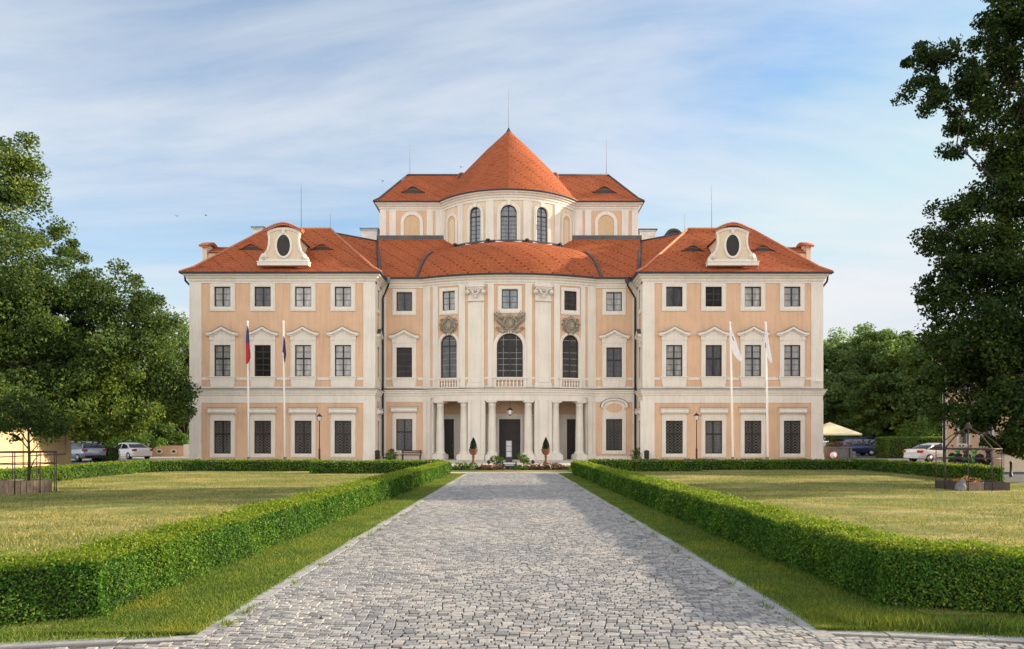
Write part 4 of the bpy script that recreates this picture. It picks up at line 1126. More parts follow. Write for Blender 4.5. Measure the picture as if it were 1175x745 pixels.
strip('verge_left', lambda y: hx_l(y) - .8, lambda y: xl(y) - .2, 6.38, 37.6, .012, 'verge')
strip('verge_right', lambda y: xr(y) + .2, lambda y: hx_r(y) + .8, 6.45, 38.0, .012, 'verge')
# the verges turn along the cross road in front of the hedges
lky = lambda x: 6.28 + (x + 2.62) * .19     # kerb line of the cross road, left
rky = lambda x: 6.48 - (x - 2.6) * .17
def cross(name, x0, x1, f, ytop):
    m = MB(); vs = []; n = 40
    for i in range(n + 1):
        x = x0 + (x1 - x0) * i / n; vs += [(x, f(x) + .13, .014), (x, f(x) + .5, .022), (x, ytop, .010)]
    m.add(vs, [(3 * i + k, 3 * i + 3 + k, 3 * i + 4 + k, 3 * i + 1 + k) for i in range(n) for k in (0, 1)], 0, True)
    o = m.build(name, 'verge'); o['kind'] = 'structure'
cross('verge_left_end', -9.5, -3.05, lky, 7.3); cross('verge_right_end', 2.95, 9.5, rky, 7.8)

# cobbles: every stone is real geometry
def cobbles():
    V = []; 
    prof = [(0.0, -.01), (.003, .0165), (.014, .0195)]
    def stone(cx, cy, w, d, ang, h, tx, ty):
        ca, sa = math.cos(ang), math.sin(ang); rows = []
        for ins, z in prof:
            a, b = w / 2 - ins * (w / .12) * .55, d / 2 - ins * .75
            ring = []
            for x, y in ((-a, -b), (a, -b), (a, b), (-a, b)):
                ring.append((cx + x * ca - y * sa, cy + x * sa + y * ca, (z + h + x * tx + y * ty) if z > 0 else z))
            rows.append(ring)
        return rows
    R = random.Random(5); vs = []; fs = []
    def put(cx, cy, w, d, ang):
        o = len(vs); rows = stone(cx, cy, w, d, ang, R.uniform(-.004, .004), R.uniform(-.04, .04), R.uniform(-.07, .07))
        for r in rows: vs.extend(r)
        for k in range(2):
            for i in range(4):
                j = (i + 1) % 4; fs.append((o + 4 * k + i, o + 4 * k + j, o + 4 * k + 4 + j, o + 4 * k + 4 + i))
        fs.append((o + 8, o + 9, o + 10, o + 11))
    y = 2.6
    while y < 38.3:
        d = R.uniform(.066, .088); yc = y + d / 2
        if y < 6.45: x0, x1 = -12.0, 12.0
        else: x0, x1 = xl(yc) - .02, xr(yc) + .02
        x = x0 + R.uniform(-.1, 0)
        wv = lambda x: .085 * math.sin(x * 2.1 + 1.7 * math.sin(yc * .35)) + .03 * math.sin(x * 5.3 + yc)
        while x < x1:
            w = R.uniform(.075, .14); cx = x + w / 2
            sl = .085 * 2.1 * math.cos(cx * 2.1 + 1.7 * math.sin(yc * .35))
            cy = yc + wv(cx) + R.uniform(-.012, .012)
            lim = 99
            if cx < xl(yc) - .05: lim = lky(cx) - .09
            elif cx > xr(yc) + .05: lim = rky(cx) - .09
            if cx > x0 - .1 and cx < x1 + .0 and cy < lim: put(cx, cy, w - .010, d - .010, math.atan(sl) * .8 + R.uniform(-.07, .07))
            x += w
        y += d * .99
    m = MB(); m.add(vs, fs); o = m.build('path', 'cobble'); o['kind'] = 'structure'
cobbles()
def kerbs():
    m = MB(); R = random.Random(3)
    for f, s in ((xl, -1), (xr, 1)):
        y = 6.3
        while y < 38.2:
            L = R.uniform(.55, 1.05); y1 = min(38.4, y + L - .015); j = R.uniform(-.012, .012); h = .022 + R.uniform(-.006, .006)
            a0, a1 = f(y) + j, f(y1) + j; b0, b1 = a0 + s * .17, a1 + s * .17
            vs = [(a0, y, -.02), (b0, y, -.02), (b1, y1, -.02), (a1, y1, -.02), (a0 + s * .008, y + .008, h), (b0 - s * .008, y + .008, h), (b1 - s * .008, y1 - .008, h), (a1 + s * .008, y1 - .008, h)]
            m.add(vs, [(4, 5, 6, 7), (0, 1, 5, 4), (1, 2, 6, 5), (2, 3, 7, 6), (3, 0, 4, 7)]); y = y1 + .015
    for f, xs, s in ((lky, -2.62, -1), (rky, 2.62, 1)):
        x = xs
        while abs(x) < 9.2:
            L = R.uniform(.6, 1.1); x1 = x + s * (L - .015); h = .02 + R.uniform(-.006, .006); 
            vs = [(x, f(x), -.02), (x1, f(x1), -.02), (x1, f(x1) + .16, -.02), (x, f(x) + .16, -.02)]
            m.add(vs + [(p[0], p[1] + (.008 if i < 2 else -.008), h) for i, p in enumerate(vs)], [(4, 5, 6, 7), (0, 1, 5, 4), (1, 2, 6, 5), (2, 3, 7, 6), (3, 0, 4, 7)]); x = x1 + s * .015
    o = m.build('kerb', 'kerb_stone'); o['kind'] = 'structure'
kerbs()

# ------------------------------------------------------------------ grass blades
def blades(name, pts, h, w, mat):
    n = len(pts); a = rng.uniform(0, 2 * math.pi, n); lean = rng.normal(size=(n, 2)) * .45
    hh = h * (0.5 + rng.random(n)); d = np.stack([np.cos(a), np.sin(a), np.zeros(n)], 1) * (w * .5 * (0.7 + .6 * rng.random(n)))[:, None]
    tip = pts + np.stack([lean[:, 0] * hh, lean[:, 1] * hh, hh], 1)
    v = np.stack([pts - d, pts + d, tip], 1).reshape(-1, 3)
    o = np_quads(name, v, mat, 3); return tag(o, kind='stuff')
def scatter(fx0, fx1, y0, y1, n, z=.012, power=1.0):
    y = y0 + (y1 - y0) * rng.random(n) ** power; t = rng.random(n); return np.stack([fx0(y) + (fx1(y) - fx0(y)) * t, y, np.full(n, z)], 1)
p1 = scatter(lambda y: hx_l(y) - .1, lambda y: xl(y) - .11, 6.4, 37.4, 70000, power=2.6)
p2 = scatter(lambda y: hx_r(y) + .1, lambda y: xr(y) + .11, 6.55, 37.8, 70000, power=2.6)
x = rng.uniform(-8, -2.9, 26000); p3 = np.stack([x, lky(x) + .09 + rng.random(len(x)) * 1.0, np.full(len(x), .012)], 1)
x = rng.uniform(2.9, 8, 26000); p4 = np.stack([x, rky(x) + .09 + rng.random(len(x)) * 1.2, np.full(len(x), .012)], 1)
tag(blades('verge_grass', np.concatenate([p1, p2, p3, p4]), .034, .009, 'grass_blade'), 'short green grass on the strips between the cobbled path and the hedges', 'grass')
# a taller lit tuft by the right kerb corner
x = 3.0 + rng.random(2500) * 1.6; y = rky(x) + .2 + rng.random(2500) * .28
tag(blades('corner_grass', np.stack([x, y, np.full(2500, .012)], 1), .10, .010, 'grass_blade'), 'longer lush grass at the right corner of the path', 'grass')
q1 = scatter(lambda y: np.full_like(y, -18.5), lambda y: hx_l(y) - .7, 9.0, 39, 110000, .02, 2.0)
q2 = scatter(lambda y: hx_r(y) + .7, lambda y: np.full_like(y, 19.3), 9.0, 41, 110000, .02, 2.0)
tag(blades('lawn_grass', np.concatenate([q1, q2]), .045, .016, 'grass_dry'), 'mown and partly dried out grass of both lawns', 'grass')
# weeds and fallen leaves in the joints along the kerbs
wx = []
for k in range(46):
    y = 6.6 + 26 * random.random() ** 1.8; f = random.choice((xl, xr)); s = 1 if f is xl else -1
    c = np.array([f(y) + s * random.uniform(-.02, .05), y, .012]); wx.append(c + rng.normal(0, 1, (26, 3)) * np.array([.03, .06, .004]))
tag(blades('joint_weeds', np.concatenate(wx), .05, .009, 'grass_blade'), 'small weeds in the joints along the kerb stones', 'weeds')
q = np.stack([rng.uniform(-3.4, 3.4, 120), 6.3 + 20 * rng.random(120) ** 1.6, np.full(120, .03)], 1)
tag(tag(np_quads('fallen_leaves', leaf_quads(q, .045, bias=np.array([0, 0, 3.0])), 'leaf_purple'), kind='stuff'), 'scattered dry brown leaves on the path and verges', 'leaves')
# clover and fallen leaves flecks
q = np.concatenate([scatter(lambda y: hx_l(y), lambda y: xl(y) - .2, 6.6, 20, 2600, .03, 2.0), scatter(lambda y: xr(y) + .2, lambda y: hx_r(y), 6.6, 20, 1800, .03, 2.0)])
tag(tag(np_quads('clover_leaves', leaf_quads(q, .03, bias=np.array([0, 0, 1.5])), 'leaf_shrub'), kind='stuff'), 'small clover and weed leaves in the verge grass', 'ground cover')

# ------------------------------------------------------------------ hedges
def hedge(label, boxes, dens, size, group='clipped box hedges'):
    """boxes: (plan corners a->b along the centre, width, height, density scale, leaf size) joined into one hedge"""
    r = root('hedge', label, 'hedge', (boxes[0][0][0], boxes[0][0][1], 0), 0, group); off = -Vector(r.location)
    core = MB(); side = []; ssz = []; sb = []; top = []; tsz = []
    for (a, b, w, h, dk, sz) in boxes:
        a = np.array(a); b = np.array(b); L = np.linalg.norm(b - a); d = (b - a) / L; nrm = np.array([-d[1], d[0]])
        e = .085
        P4 = [a + nrm * (w / 2 - e) + d * e, b + nrm * (w / 2 - e) - d * e, b - nrm * (w / 2 - e) - d * e, a - nrm * (w / 2 - e) + d * e]
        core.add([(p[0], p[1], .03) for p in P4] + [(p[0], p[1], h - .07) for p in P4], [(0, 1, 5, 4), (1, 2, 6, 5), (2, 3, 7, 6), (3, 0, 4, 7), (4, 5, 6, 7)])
        def face(n, org, e1, l1, l2, nv, lst, szl, bl, zfix=None):
            s = rng.random(n) * l1; t = rng.random(n)
            pts = np.zeros((n, 3)); pts[:, :2] = org + np.outer(s, e1)
            if zfix is None: pts[:, 2] = h * t ** .9
            else: pts[:, :2] += np.outer((t - .5) * l2, nrm); pts[:, 2] = zfix
            wob = .030 * np.sin(s * 2.3 + pts[:, 2] * 5 + org[0]) + .022 * np.sin(s * 7.3 + 2 + pts[:, 2] * 9) + rng.normal(0, .020, n)
            pts += np.outer(np.maximum(wob, -.05) + .005, nv)
            q = pts[:, 0] + pts[:, 1]; gap = np.sin(q * 17 + 3 * np.sin(pts[:, 2] * 13 + q * 4)) * np.sin(pts[:, 2] * 23 + 2.5 * np.sin(q * 9)) + .5 * np.sin(q * 41 + pts[:, 2] * 37)
            keep = rng.random(n) < np.clip(1.08 - .55 * (gap > .75) - (.62 * np.clip(1 - pts[:, 2] / .13, 0, 1) if zfix is None else 0), 0, 1)
            pts = pts[keep]; n = len(pts); lst.append(pts); szl.append(np.full(n, sz))
            if bl is not None: bl.append(np.tile(nv, (n, 1)))
        k = dens * dk
        for s in (1, -1):
            nv = np.array([nrm[0] * s, nrm[1] * s, 0.15]); face(int(L * h * k), a + nrm * s * w / 2, d, L, 0, nv, side, ssz, sb)
        for s, o in ((-1, a), (1, b)):
            nv = np.array([d[0] * s, d[1] * s, .15]); face(int(w * h * k), o - nrm * w / 2, nrm, w, 0, nv, side, ssz, sb)
        face(int(L * w * k * .9), a, d, L, w, np.array([0, 0, 1.0]), top, tsz, None, h)
        n = int(L * w * k * .22); s = rng.random(n) * L; t = rng.random(n) - .5
        pts = np.zeros((n, 3)); pts[:, :2] = a + np.outer(s, d) + np.outer(t * w, nrm); pts[:, 2] = h + rng.random(n) ** 3 * .10; top.append(pts); tsz.append(np.full(n, sz))
    o3 = np.array([off.x, off.y, 0])
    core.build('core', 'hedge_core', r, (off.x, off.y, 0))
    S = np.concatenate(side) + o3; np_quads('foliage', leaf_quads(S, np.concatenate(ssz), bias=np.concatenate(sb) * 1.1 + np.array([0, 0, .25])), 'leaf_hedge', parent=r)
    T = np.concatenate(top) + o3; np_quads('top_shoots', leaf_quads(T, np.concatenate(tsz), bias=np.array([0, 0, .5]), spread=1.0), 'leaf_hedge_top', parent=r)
    return r
hw = .62
def run(f, y0, y1, s, n, h, fn):
    out = []
    for i in range(n):
        a = y0 + (y1 - y0) * (i / n) ** 1.6; b = y0 + (y1 - y0) * ((i + 1) / n) ** 1.6; k, sz = fn((a + b) / 2)
        out.append(((f(a) + s * hw / 2, a), (f(b) + s * hw / 2, b), hw, h, k, sz))
    return out
lod = lambda y: (min(1.0, (8.5 / y) ** 1.4), .029 * max(1, (y / 8.5) ** .72))
hedge('long low hedge with sunlit face along the left edge of the cobbled path', run(hx_l, 7.0, 37.0, -1, 7, .56, lod) + [((-9.3, 5.45), (hx_l(7) - .06, 7.24), .62, .56, .95, .029)], 8200, .04)
hedge('long low hedge with shaded face along the right edge of the cobbled path', run(hx_r, 7.5, 37.0, 1, 7, .585, lod) + [((hx_r(7.5) + .06, 7.74), (9.5, 6.0), .64, .585, .9, .030)], 8200, .04)
fh = lambda y: lod(y)
hedge('straight dark hedge across the back of the left lawn below the two left flagpoles', [((-17.2, 40.4), (-10.5, 40.2), .6, .58) + fh(40)], 5200, .04)
hedge('dark hedge piece stepped forward at the back corner of the left lawn', [((-10.0, 36.7), (-3.6, 38.3), .6, .62) + fh(37)], 5200, .04)
hedge('bright green hedge bordering the far left side of the left lawn', [((-18.4, 22.0), (-18.9, 30.5), .6, .58) + fh(27), ((-18.9, 30.5), (-19.3, 38.8), .6, .58) + fh(35), ((-19.3, 39.0), (-17.0, 40.4), .6, .58) + fh(40)], 5200, .04)
hedge('bright hedge across the back of the right lawn beside the path', [((4.2, 39.9), (10.2, 40.0), .6, .6) + fh(40)], 5200, .04)
hedge('dark hedge across the back of the right lawn below the two right flagpoles', [((10.4, 41.7), (19.6, 41.9), .6, .56) + fh(41)], 5200, .04)
hedge('dark hedge bordering the far right side of the right lawn behind the metal cage', [((19.7, 41.8), (19.6, 35.5), .6, .58) + fh(39), ((19.6, 35.5), (19.3, 29.6), .7, .6) + fh(32)], 5200, .04)

# ------------------------------------------------------------------ trees
def crown_points(blobs, seed):
    R = np.random.default_rng(seed); pts = []; nb = []
    for (c, rad, nclump, cr, nleaf) in blobs:
        c = np.array(c); rad = np.array(rad)
        d = R.normal(size=(nclump, 3)); d /= np.linalg.norm(d, axis=1, keepdims=True)
        rr = (0.35 + .72 * R.random(nclump) ** .6)[:, None]
        lump = 1 + .22 * np.sin(d[:, :1] * 5 + seed) * np.cos(d[:, 2:] * 4 + seed * 2)
        cc = c + d * rr * rad * lump
        for q in cc:
            k = int(nleaf * R.uniform(.6, 1.4)); s = cr * R.uniform(.6, 1.35)
            e = R.normal(size=(k, 3)); e /= np.linalg.norm(e, axis=1, keepdims=True) + 1e-9
            pp = q + e * (R.random(k) ** .45)[:, None] * s * np.array([1.08, 1.08, .80])
            pts.append(pp); b = (pp - c); b /= np.linalg.norm(b, axis=1, keepdims=True) + 1e-9; nb.append(b * .6 + np.array([0, 0, .55]))
    return np.concatenate(pts), np.concatenate(nb)
def tree(name, label, base, tr, blobs, leaf, mat, seed, group=None, cat='tree', lean=(0, 0), zlow=0.25):
    r = root(name, label, cat, (base[0], base[1], 0), 0, group); off = np.array([-base[0], -base[1], 0.0])
    pts, nb = crown_points(blobs, seed); keep = pts[:, 2] > zlow; pts, nb = pts[keep], nb[keep]
    np_quads('crown', leaf_quads(pts + off, leaf, bias=nb, aspect=.6), mat, parent=r)
    m = MB(); R = random.Random(seed)
    cs = [Vector(b[0]) for b in blobs]; top = max(c.z for c in cs); fork = max(1.4, min(min(c.z for c in cs), top * .35))
    B = Vector((base[0], base[1], 0)); Fk = B + Vector((lean[0] * .4, lean[1] * .4, fork))
    m.tube([B + Vector((0, 0, -.1)), B + Vector((0, 0, .25)), B.lerp(Fk, .5) + Vector((R.uniform(-.1, .1), R.uniform(-.1, .1), 0)), Fk], [tr * 1.45, tr * 1.1, tr, tr * .9], 10)
    done = [(Fk, tr * .8)]; todo = sorted(zip(blobs, cs), key=lambda bc: (bc[1] - Fk).length)
    for b, c in todo:                       # each limb springs from the nearest limb end already grown
        q, rq = min(done, key=lambda e: (e[0] - c).length + .25 * (e[0] - Fk).length)
        r1 = max(.025, rq * .58); mid = q.lerp(c, .5) + Vector((R.uniform(-.3, .3), R.uniform(-.3, .3), .12 * (c - q).length))
        m.tube([q, mid, c], [rq * .8, (rq + r1) * .42, r1 * .8], 7); done.append((c, r1))
        rad = Vector(b[1])
        for k in range(7):
            d = Vector((R.gauss(0, 1), R.gauss(0, 1), R.gauss(0, .7))).normalized(); e = c + Vector((d.x * rad.x, d.y * rad.y, d.z * rad.z)) * .8
            st = mid.lerp(c, R.uniform(.3, 1)); m.tube([st, st.lerp(e, .5) + Vector((0, 0, .15)), e], [r1 * .45, r1 * .28, .008], 5)
    m.build('trunk', 'bark', r, tuple(off)); return r
def B(px, py, Y, rx, ry, n, cr, nl, rd=None):
    k = Y / F; return (P(px, py, Y), (rx * k, (rd if rd else rx * k * .9), ry * k), n, cr, nl)
# far left: tall yellow-green tree and the lower broad one beside it
tree('broadleaf_tree', 'tall yellow green tree cut by the left edge of the photo', (-34.5, 47), .5,
     [B(0, 205, 47, 42, 42, 26, 1.0, 230), B(-20, 270, 47, 70, 55, 40, 1.05, 230), B(10, 310, 46, 62, 42, 40, 1.0, 230), B(-30, 380, 47, 90, 60, 45, 1.1, 220), B(15, 420, 46, 70, 48, 45, 1.0, 220), B(-40, 470, 47, 80, 40, 40, 1.0, 200), B(28, 200, 47, 16, 22, 8, .7, 200), B(20, 462, 46, 50, 32, 30, .9, 230), B(10, 488, 45, 50, 14, 20, .7, 200)], .21, 'leaf_left', 11)
tree('broadleaf_tree', 'broad rounded tree whose lower branches reach the left corner of the chateau', (PX(62, 52), 52), .32,
     [B(80, 345, 50, 42, 40, 30, .95, 230), B(130, 345, 50, 46, 38, 34, .95, 230), B(172, 370, 50, 30, 34, 24, .85, 220), B(105, 405, 49, 60, 42, 44, .95, 220), B(165, 425, 50, 44, 40, 36, .95, 220), B(190, 460, 51, 30, 26, 20, .8, 210), B(125, 462, 49, 60, 32, 40, .9, 210), B(75, 450, 49, 48, 40, 32, .9, 210), B(205, 478, 51, 14, 10, 7, .6, 150), B(30, 345, 47.5, 62, 34, 40, .9, 230), B(60, 385, 48.5, 60, 36, 36, .9, 230), B(150, 395, 50, 48, 40, 34, .9, 220), B(85, 288, 50, 13, 12, 5, .55, 170), B(50, 282, 50, 30, 26, 14, .8, 190), B(105, 488, 48.5, 40, 16, 24, .7, 200), B(60, 486, 48, 40, 16, 22, .7, 200), B(150, 484, 49, 34, 13, 18, .65, 190)], .20, 'leaf_left', 12)
# right: the big dark tree near the camera and its overhanging limb
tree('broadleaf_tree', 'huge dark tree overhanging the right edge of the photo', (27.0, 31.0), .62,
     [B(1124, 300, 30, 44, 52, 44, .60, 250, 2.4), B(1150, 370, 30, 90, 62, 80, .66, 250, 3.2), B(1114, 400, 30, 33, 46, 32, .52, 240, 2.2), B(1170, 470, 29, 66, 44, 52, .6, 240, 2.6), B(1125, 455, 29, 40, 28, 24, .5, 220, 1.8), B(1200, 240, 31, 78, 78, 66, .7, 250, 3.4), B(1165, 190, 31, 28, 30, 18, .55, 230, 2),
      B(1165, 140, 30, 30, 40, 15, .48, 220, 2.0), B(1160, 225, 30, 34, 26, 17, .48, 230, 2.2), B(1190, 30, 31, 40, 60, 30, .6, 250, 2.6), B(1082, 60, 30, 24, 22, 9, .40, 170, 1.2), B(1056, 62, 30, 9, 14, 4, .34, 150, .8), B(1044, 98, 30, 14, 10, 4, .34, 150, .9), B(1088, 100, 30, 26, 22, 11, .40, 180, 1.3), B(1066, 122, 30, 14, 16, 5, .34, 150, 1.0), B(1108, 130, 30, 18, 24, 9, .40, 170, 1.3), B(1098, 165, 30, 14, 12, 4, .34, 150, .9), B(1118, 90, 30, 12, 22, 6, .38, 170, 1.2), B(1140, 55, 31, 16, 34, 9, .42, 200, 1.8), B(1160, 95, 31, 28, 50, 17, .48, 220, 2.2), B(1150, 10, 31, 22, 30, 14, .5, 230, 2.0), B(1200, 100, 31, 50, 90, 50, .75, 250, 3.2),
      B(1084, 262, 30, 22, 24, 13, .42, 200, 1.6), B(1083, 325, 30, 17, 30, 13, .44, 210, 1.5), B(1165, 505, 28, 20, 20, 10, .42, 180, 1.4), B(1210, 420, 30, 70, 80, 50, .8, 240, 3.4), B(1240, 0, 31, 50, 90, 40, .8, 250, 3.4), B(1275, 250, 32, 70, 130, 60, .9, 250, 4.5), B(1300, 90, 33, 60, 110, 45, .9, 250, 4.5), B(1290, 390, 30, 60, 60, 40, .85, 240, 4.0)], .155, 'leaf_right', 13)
# woods behind, right
fm = {}
def far_tree(label, px, Y, ytop, w, seed, mat='leaf_far', group='trees behind the chateau'):
    x = PX(px, Y); H = PZ(ytop, Y)
    key = (mat, seed)
    if key not in fm:
        R = random.Random(seed); bl = []
        for k in range(9):
            a = R.uniform(0, 6.28); z = .30 + .60 * (k + .5) / 9; rr = .30 * math.sin(math.pi * min(.92, z * .95)) 
            bl.append(((x + rr * math.cos(a) * w, Y + rr * math.sin(a) * w, z * H), (w * R.uniform(.24, .34), w * R.uniform(.24, .34), H * R.uniform(.13, .19)), 22, w * .085, 190))
        bl.append(((x, Y, H * .16), (w * .42, w * .42, H * .16), 24, w * .09, 190)); bl.append(((x, Y, H * .86), (w * .22, w * .22, H * .13), 14, w * .065, 170))
        o = tree('background_tree', label, (x, Y), .04 * w, bl, .022 * w + .10, mat, seed, group, zlow=.2); fm[key] = (o, w, H)
    else:
        p, w0, h0 = fm[key]; o = copy_tree(p); o.location = (x, Y, 0); o.rotation_euler = (0, 0, random.uniform(0, 6.28)); o.scale = (w / w0, w / w0, H / h0)
        o['label'] = label
        if group: o['group'] = group
    return o
far_tree('rounded tree directly beside the right wing of the chateau', 958, 92, 392, 11, 21)
far_tree('tallest feathery tree behind the blue van', 992, 96, 383, 11, 22)
far_tree('dense tree between the van and the huge dark tree', 1030, 90, 376, 11, 23, 'leaf_mid')
far_tree('low dark tree behind the yellow parasol', 966, 100, 440, 9, 21, 'leaf_mid')
far_tree('dark lower tree right behind the blue van', 1005, 86, 430, 9, 23, 'leaf_mid')
far_tree('dark tree over the clipped shrubs at the side road', 1058, 84, 400, 12, 22, 'leaf_mid')
far_tree('tree mostly hidden behind the huge dark tree on the right', 1095, 80, 390, 13, 21, 'leaf_mid')
far_tree('distant tree behind the right side building', 1150, 82, 380, 14, 23)
far_tree('fresh green tree squeezed between the broad tree and the left wing', 212, 82, 372, 8, 22)
far_tree('lighter tree standing behind the low wall with oval openings', 190, 86, 420, 9, 21, 'leaf_far')
far_tree('dark tree behind the white sedan', 140, 80, 425, 10, 23, 'leaf_mid')
far_tree('dark tree behind the silver car', 90, 78, 400, 12, 22, 'leaf_mid')
far_tree('dark tree behind the cream boundary wall', 30, 74, 380, 12, 21, 'leaf_mid')
far_tree('farthest dark tree at the left edge behind the boundary wall', -30, 72, 360, 13, 23, 'leaf_mid')
def shrub(label, x, y, rx, ry, h, mat='leaf_shrub', leaf=.2, n=26, seed=3, box=False, cat='shrub', group=None, cr=.5, nl=110):
    r = root('shrub', label, cat, (x, y, 0), 0, group)
    if box:
        k = int((rx * 2 * h + ry * 2 * h * 2 + rx * ry * 4) * n); pts = rng.uniform(-1, 1, (k, 3)); ax = rng.integers(0, 3, k); sg = np.sign(rng.uniform(-1, 1, k)); pts[np.arange(k), ax] = sg * (.92 + .1 * rng.random(k))
        pts[:, 2] = np.abs(pts[:, 2]); q = pts * np.array([rx, ry, h]) + rng.normal(0, .035, (k, 3)); nb = pts
        c = MB(); c.box(-rx * .88, rx * .88, -ry * .85, ry * .85, .03, h * .88); c.build('core', 'hedge_core', r)
    else:
        q, nb = crown_points([((0, 0, h * .5), (rx, ry, h * .5), n, cr, nl)], seed); kk = q[:, 2] > .02; q, nb = q[kk], nb[kk]
        m = MB(); 
        for k in range(5): a = k * 1.256; m.tube([(0, 0, 0), (rx * .35 * math.cos(a), ry * .35 * math.sin(a), h * .5), (rx * .6 * math.cos(a), ry * .6 * math.sin(a), h * .75)], [.03, .02, .008], 5)
        m.build('stems', 'bark', r)
    np_quads('foliage', leaf_quads(q, leaf, bias=nb), mat, parent=r); return r
shrub('broad clipped hedge block behind the white car on the right', PX(1050, 71), 71, 3.2, 1.3, 1.95, box=True, n=330, leaf=.15, cat='hedge')
shrub('loose light green shrub between the blue van and the clipped block', PX(1030, 86), 86, 2.6, 2.0, 3.9, n=40, leaf=.24, cr=.7)
shrub('yellowish shrub beside the pipe corner of the side building', PX(1062, 74), 74, 2.4, 2.0, 3.8, n=36, leaf=.24, cr=.7)
shrub('dark clipped bush between the silver car and the white sedan', PX(121, 60), 60, .75, .9, 1.25, 'leaf_mid', .12, 150, box=True)
shrub('light shrub behind the white sedan', PX(150, 74), 74, 2.6, 1.6, 2.9, n=36, leaf=.22, cr=.6)
shrub('yellow green shrub above the low wall with oval openings', PX(200, 79), 79, 2.8, 1.5, 2.4, n=40, leaf=.22, cr=.55)
# ------------------------------------------------------------------ side buildings and walls
bw = root('boundary_wall', 'sunlit cream wall with pillar at the left behind the caged sapling', 'wall', (-29, 45, 0))
o_ = -Vector(bw.location)
A0 = Vector((PX(-30, 38.5), 38.5, 0)); A1 = Vector((PX(80, 50.5), 50.5, 0)); d = (A1 - A0).normalized(); nn = Vector((d.y, -d.x, 0))
def along(mb, t0, t1, th, z0, z1, off=0.0, mat=0):
    a = A0.lerp(A1, t0); b = A0.lerp(A1, t1); vs = [a + nn * off, b + nn * off, b - nn * (th - off), a - nn * (th - off)]
    mb.add([(p.x, p.y, z0) for p in vs] + [(p.x, p.y, z1) for p in vs], [(0, 1, 5, 4), (1, 2, 6, 5), (2, 3, 7, 6), (3, 0, 4, 7), (4, 5, 6, 7)], mat)
m = MB(); along(m, 0, .93, .4, 0, 2.05); m.build('wall_panel', 'wall_yellow', bw, o_)
m = MB(); along(m, -.01, .935, .5, 2.05, 2.15, .05); m.build('coping', 'wall_yellow', bw, o_)
for t in (.0, .47, .97):
    m = MB(); along(m, t - .03, t + .03, .6, 0, 2.3, .1); along(m, t - .035, t + .035, .7, 2.3, 2.42, .15); m.build('pillar', 'wall_yellow', bw, o_)
m = MB(); along(m, 0, .94, .02, .74, .79, .06); m.build('rail', 'bench_wood', bw, o_)
lw = root('low_wall', 'low peach wall with two white ringed oval openings left of the chateau', 'wall', (PX(193, 76), 76, 0)); o_ = -Vector(lw.location)
m = MB(); m.box(PX(160, 76), PX(212, 76), 76, 76.4, 0, 1.02); m.box(PX(160, 76), PX(212, 76), 75.95, 76.45, 1.02, 1.12); m.build('wall_panel', 'peach', lw, o_)
m = MB(); m.box(PX(211, 76), PX(222, 76), 75.9, 76.5, 0, 1.25); m.build('pillar', 'white', lw, o_)
el = [2 * math.pi * k / 24 for k in range(24)]
for px in (183, 199.6):
    x = PX(px, 76); m = MB()
    m.ring([(x + .21 * math.cos(t), .52 + .13 * math.sin(t)) for t in el], [(x + .34 * math.cos(t), .52 + .25 * math.sin(t)) for t in el], 75.93, 75.999, 0, closed=True)
    m.prism([(x + .21 * math.cos(t), .52 + .13 * math.sin(t)) for t in el], 75.975, 75.998, 1); m.build('oval_opening', ['white', 'sash'], lw, o_)
sb = root('side_building', 'cream two storey side building with tall grey windows behind the right tree', 'building', (33, 47, 0)); o_ = -Vector(sb.location)
BXX = 30.3; sfr = Flat((BXX, 0), (0, -1))
m = MB(); ws = [(-49.6, 1.35), (-47.2, 1.35), (-44.2, 1.35)]
hl = [(u - .55, u + .55, 1.45, 3.75) for u, w in ws] + [(u - .55, u + .55, 4.9, 6.4) for u, w in ws]
wall(m, sfr, -52.0, -41.5, 0, 7.0, hl); m.quad((BXX, 52, 0), (42, 52, 0), (42, 52, 7), (BXX, 52, 7)); m.quad((BXX, 41.5, 0), (42, 41.5, 0), (42, 41.5, 7), (BXX, 41.5, 7)); m.build('wall_shell', 'peach', sb, o_)
for a in hl:
    m = MB(); u = (a[0] + a[1]) / 2
    for u0, u1, z0, z1 in ((a[0] - .2, a[0] + .01, a[2] - .2, a[3] + .2), (a[1] - .01, a[1] + .2, a[2] - .2, a[3] + .2), (a[0], a[1], a[3] - .01, a[3] + .2), (a[0], a[1], a[2] - .2, a[2] + .01)): slab(m, sfr, u0, u1, z0, z1, -.01, .07 if u0 != a[0] else .06)
    w = m.build('window', 'white', sb, o_)
    m = MB(); m.quad(sfr(a[0], a[2], -.2), sfr(a[1], a[2], -.2), sfr(a[1], a[3], -.2), sfr(a[0], a[3], -.2)); m.build('pane', 'pane_mid', w)
    m = MB(); slab(m, sfr, u - .04, u + .04, a[2], a[3], -.19, -.12); slab(m, sfr, a[0], a[1], a[2] + 1.3 if a[3] - a[2] > 2 else a[2] + .7, a[2] + 1.38 if a[3] - a[2] > 2 else a[2] + .78, -.185, -.125); m.build('sash_bars', 'grey_panel', w)
m = MB(); slab(m, sfr, -52.03, -51.5, 0, 6.9, -.01, .06); m.build('corner_pilaster', 'white', sb, o_)
m = MB(); sweep(m, [(BXX, 52.0), (BXX, 41.5)], [(d, 6.5 + z) for d, z in eave]); m.build('eaves_cornice', 'white', sb, o_)
m = MB(); hip(m, BXX - .6, 42.6, 40.9, 52.6, 7.26, 35.6, 37, 46.7, 10.6, .6, .4); m.build('roof', 'tile', sb, o_, planar_uv=True)
m = MB(); m.tube([(BXX - .12, 51.75, 7.1), (BXX - .12, 51.75, .1)], .07, 8); m.build('downpipe', 'rust_iron', sb, o_)
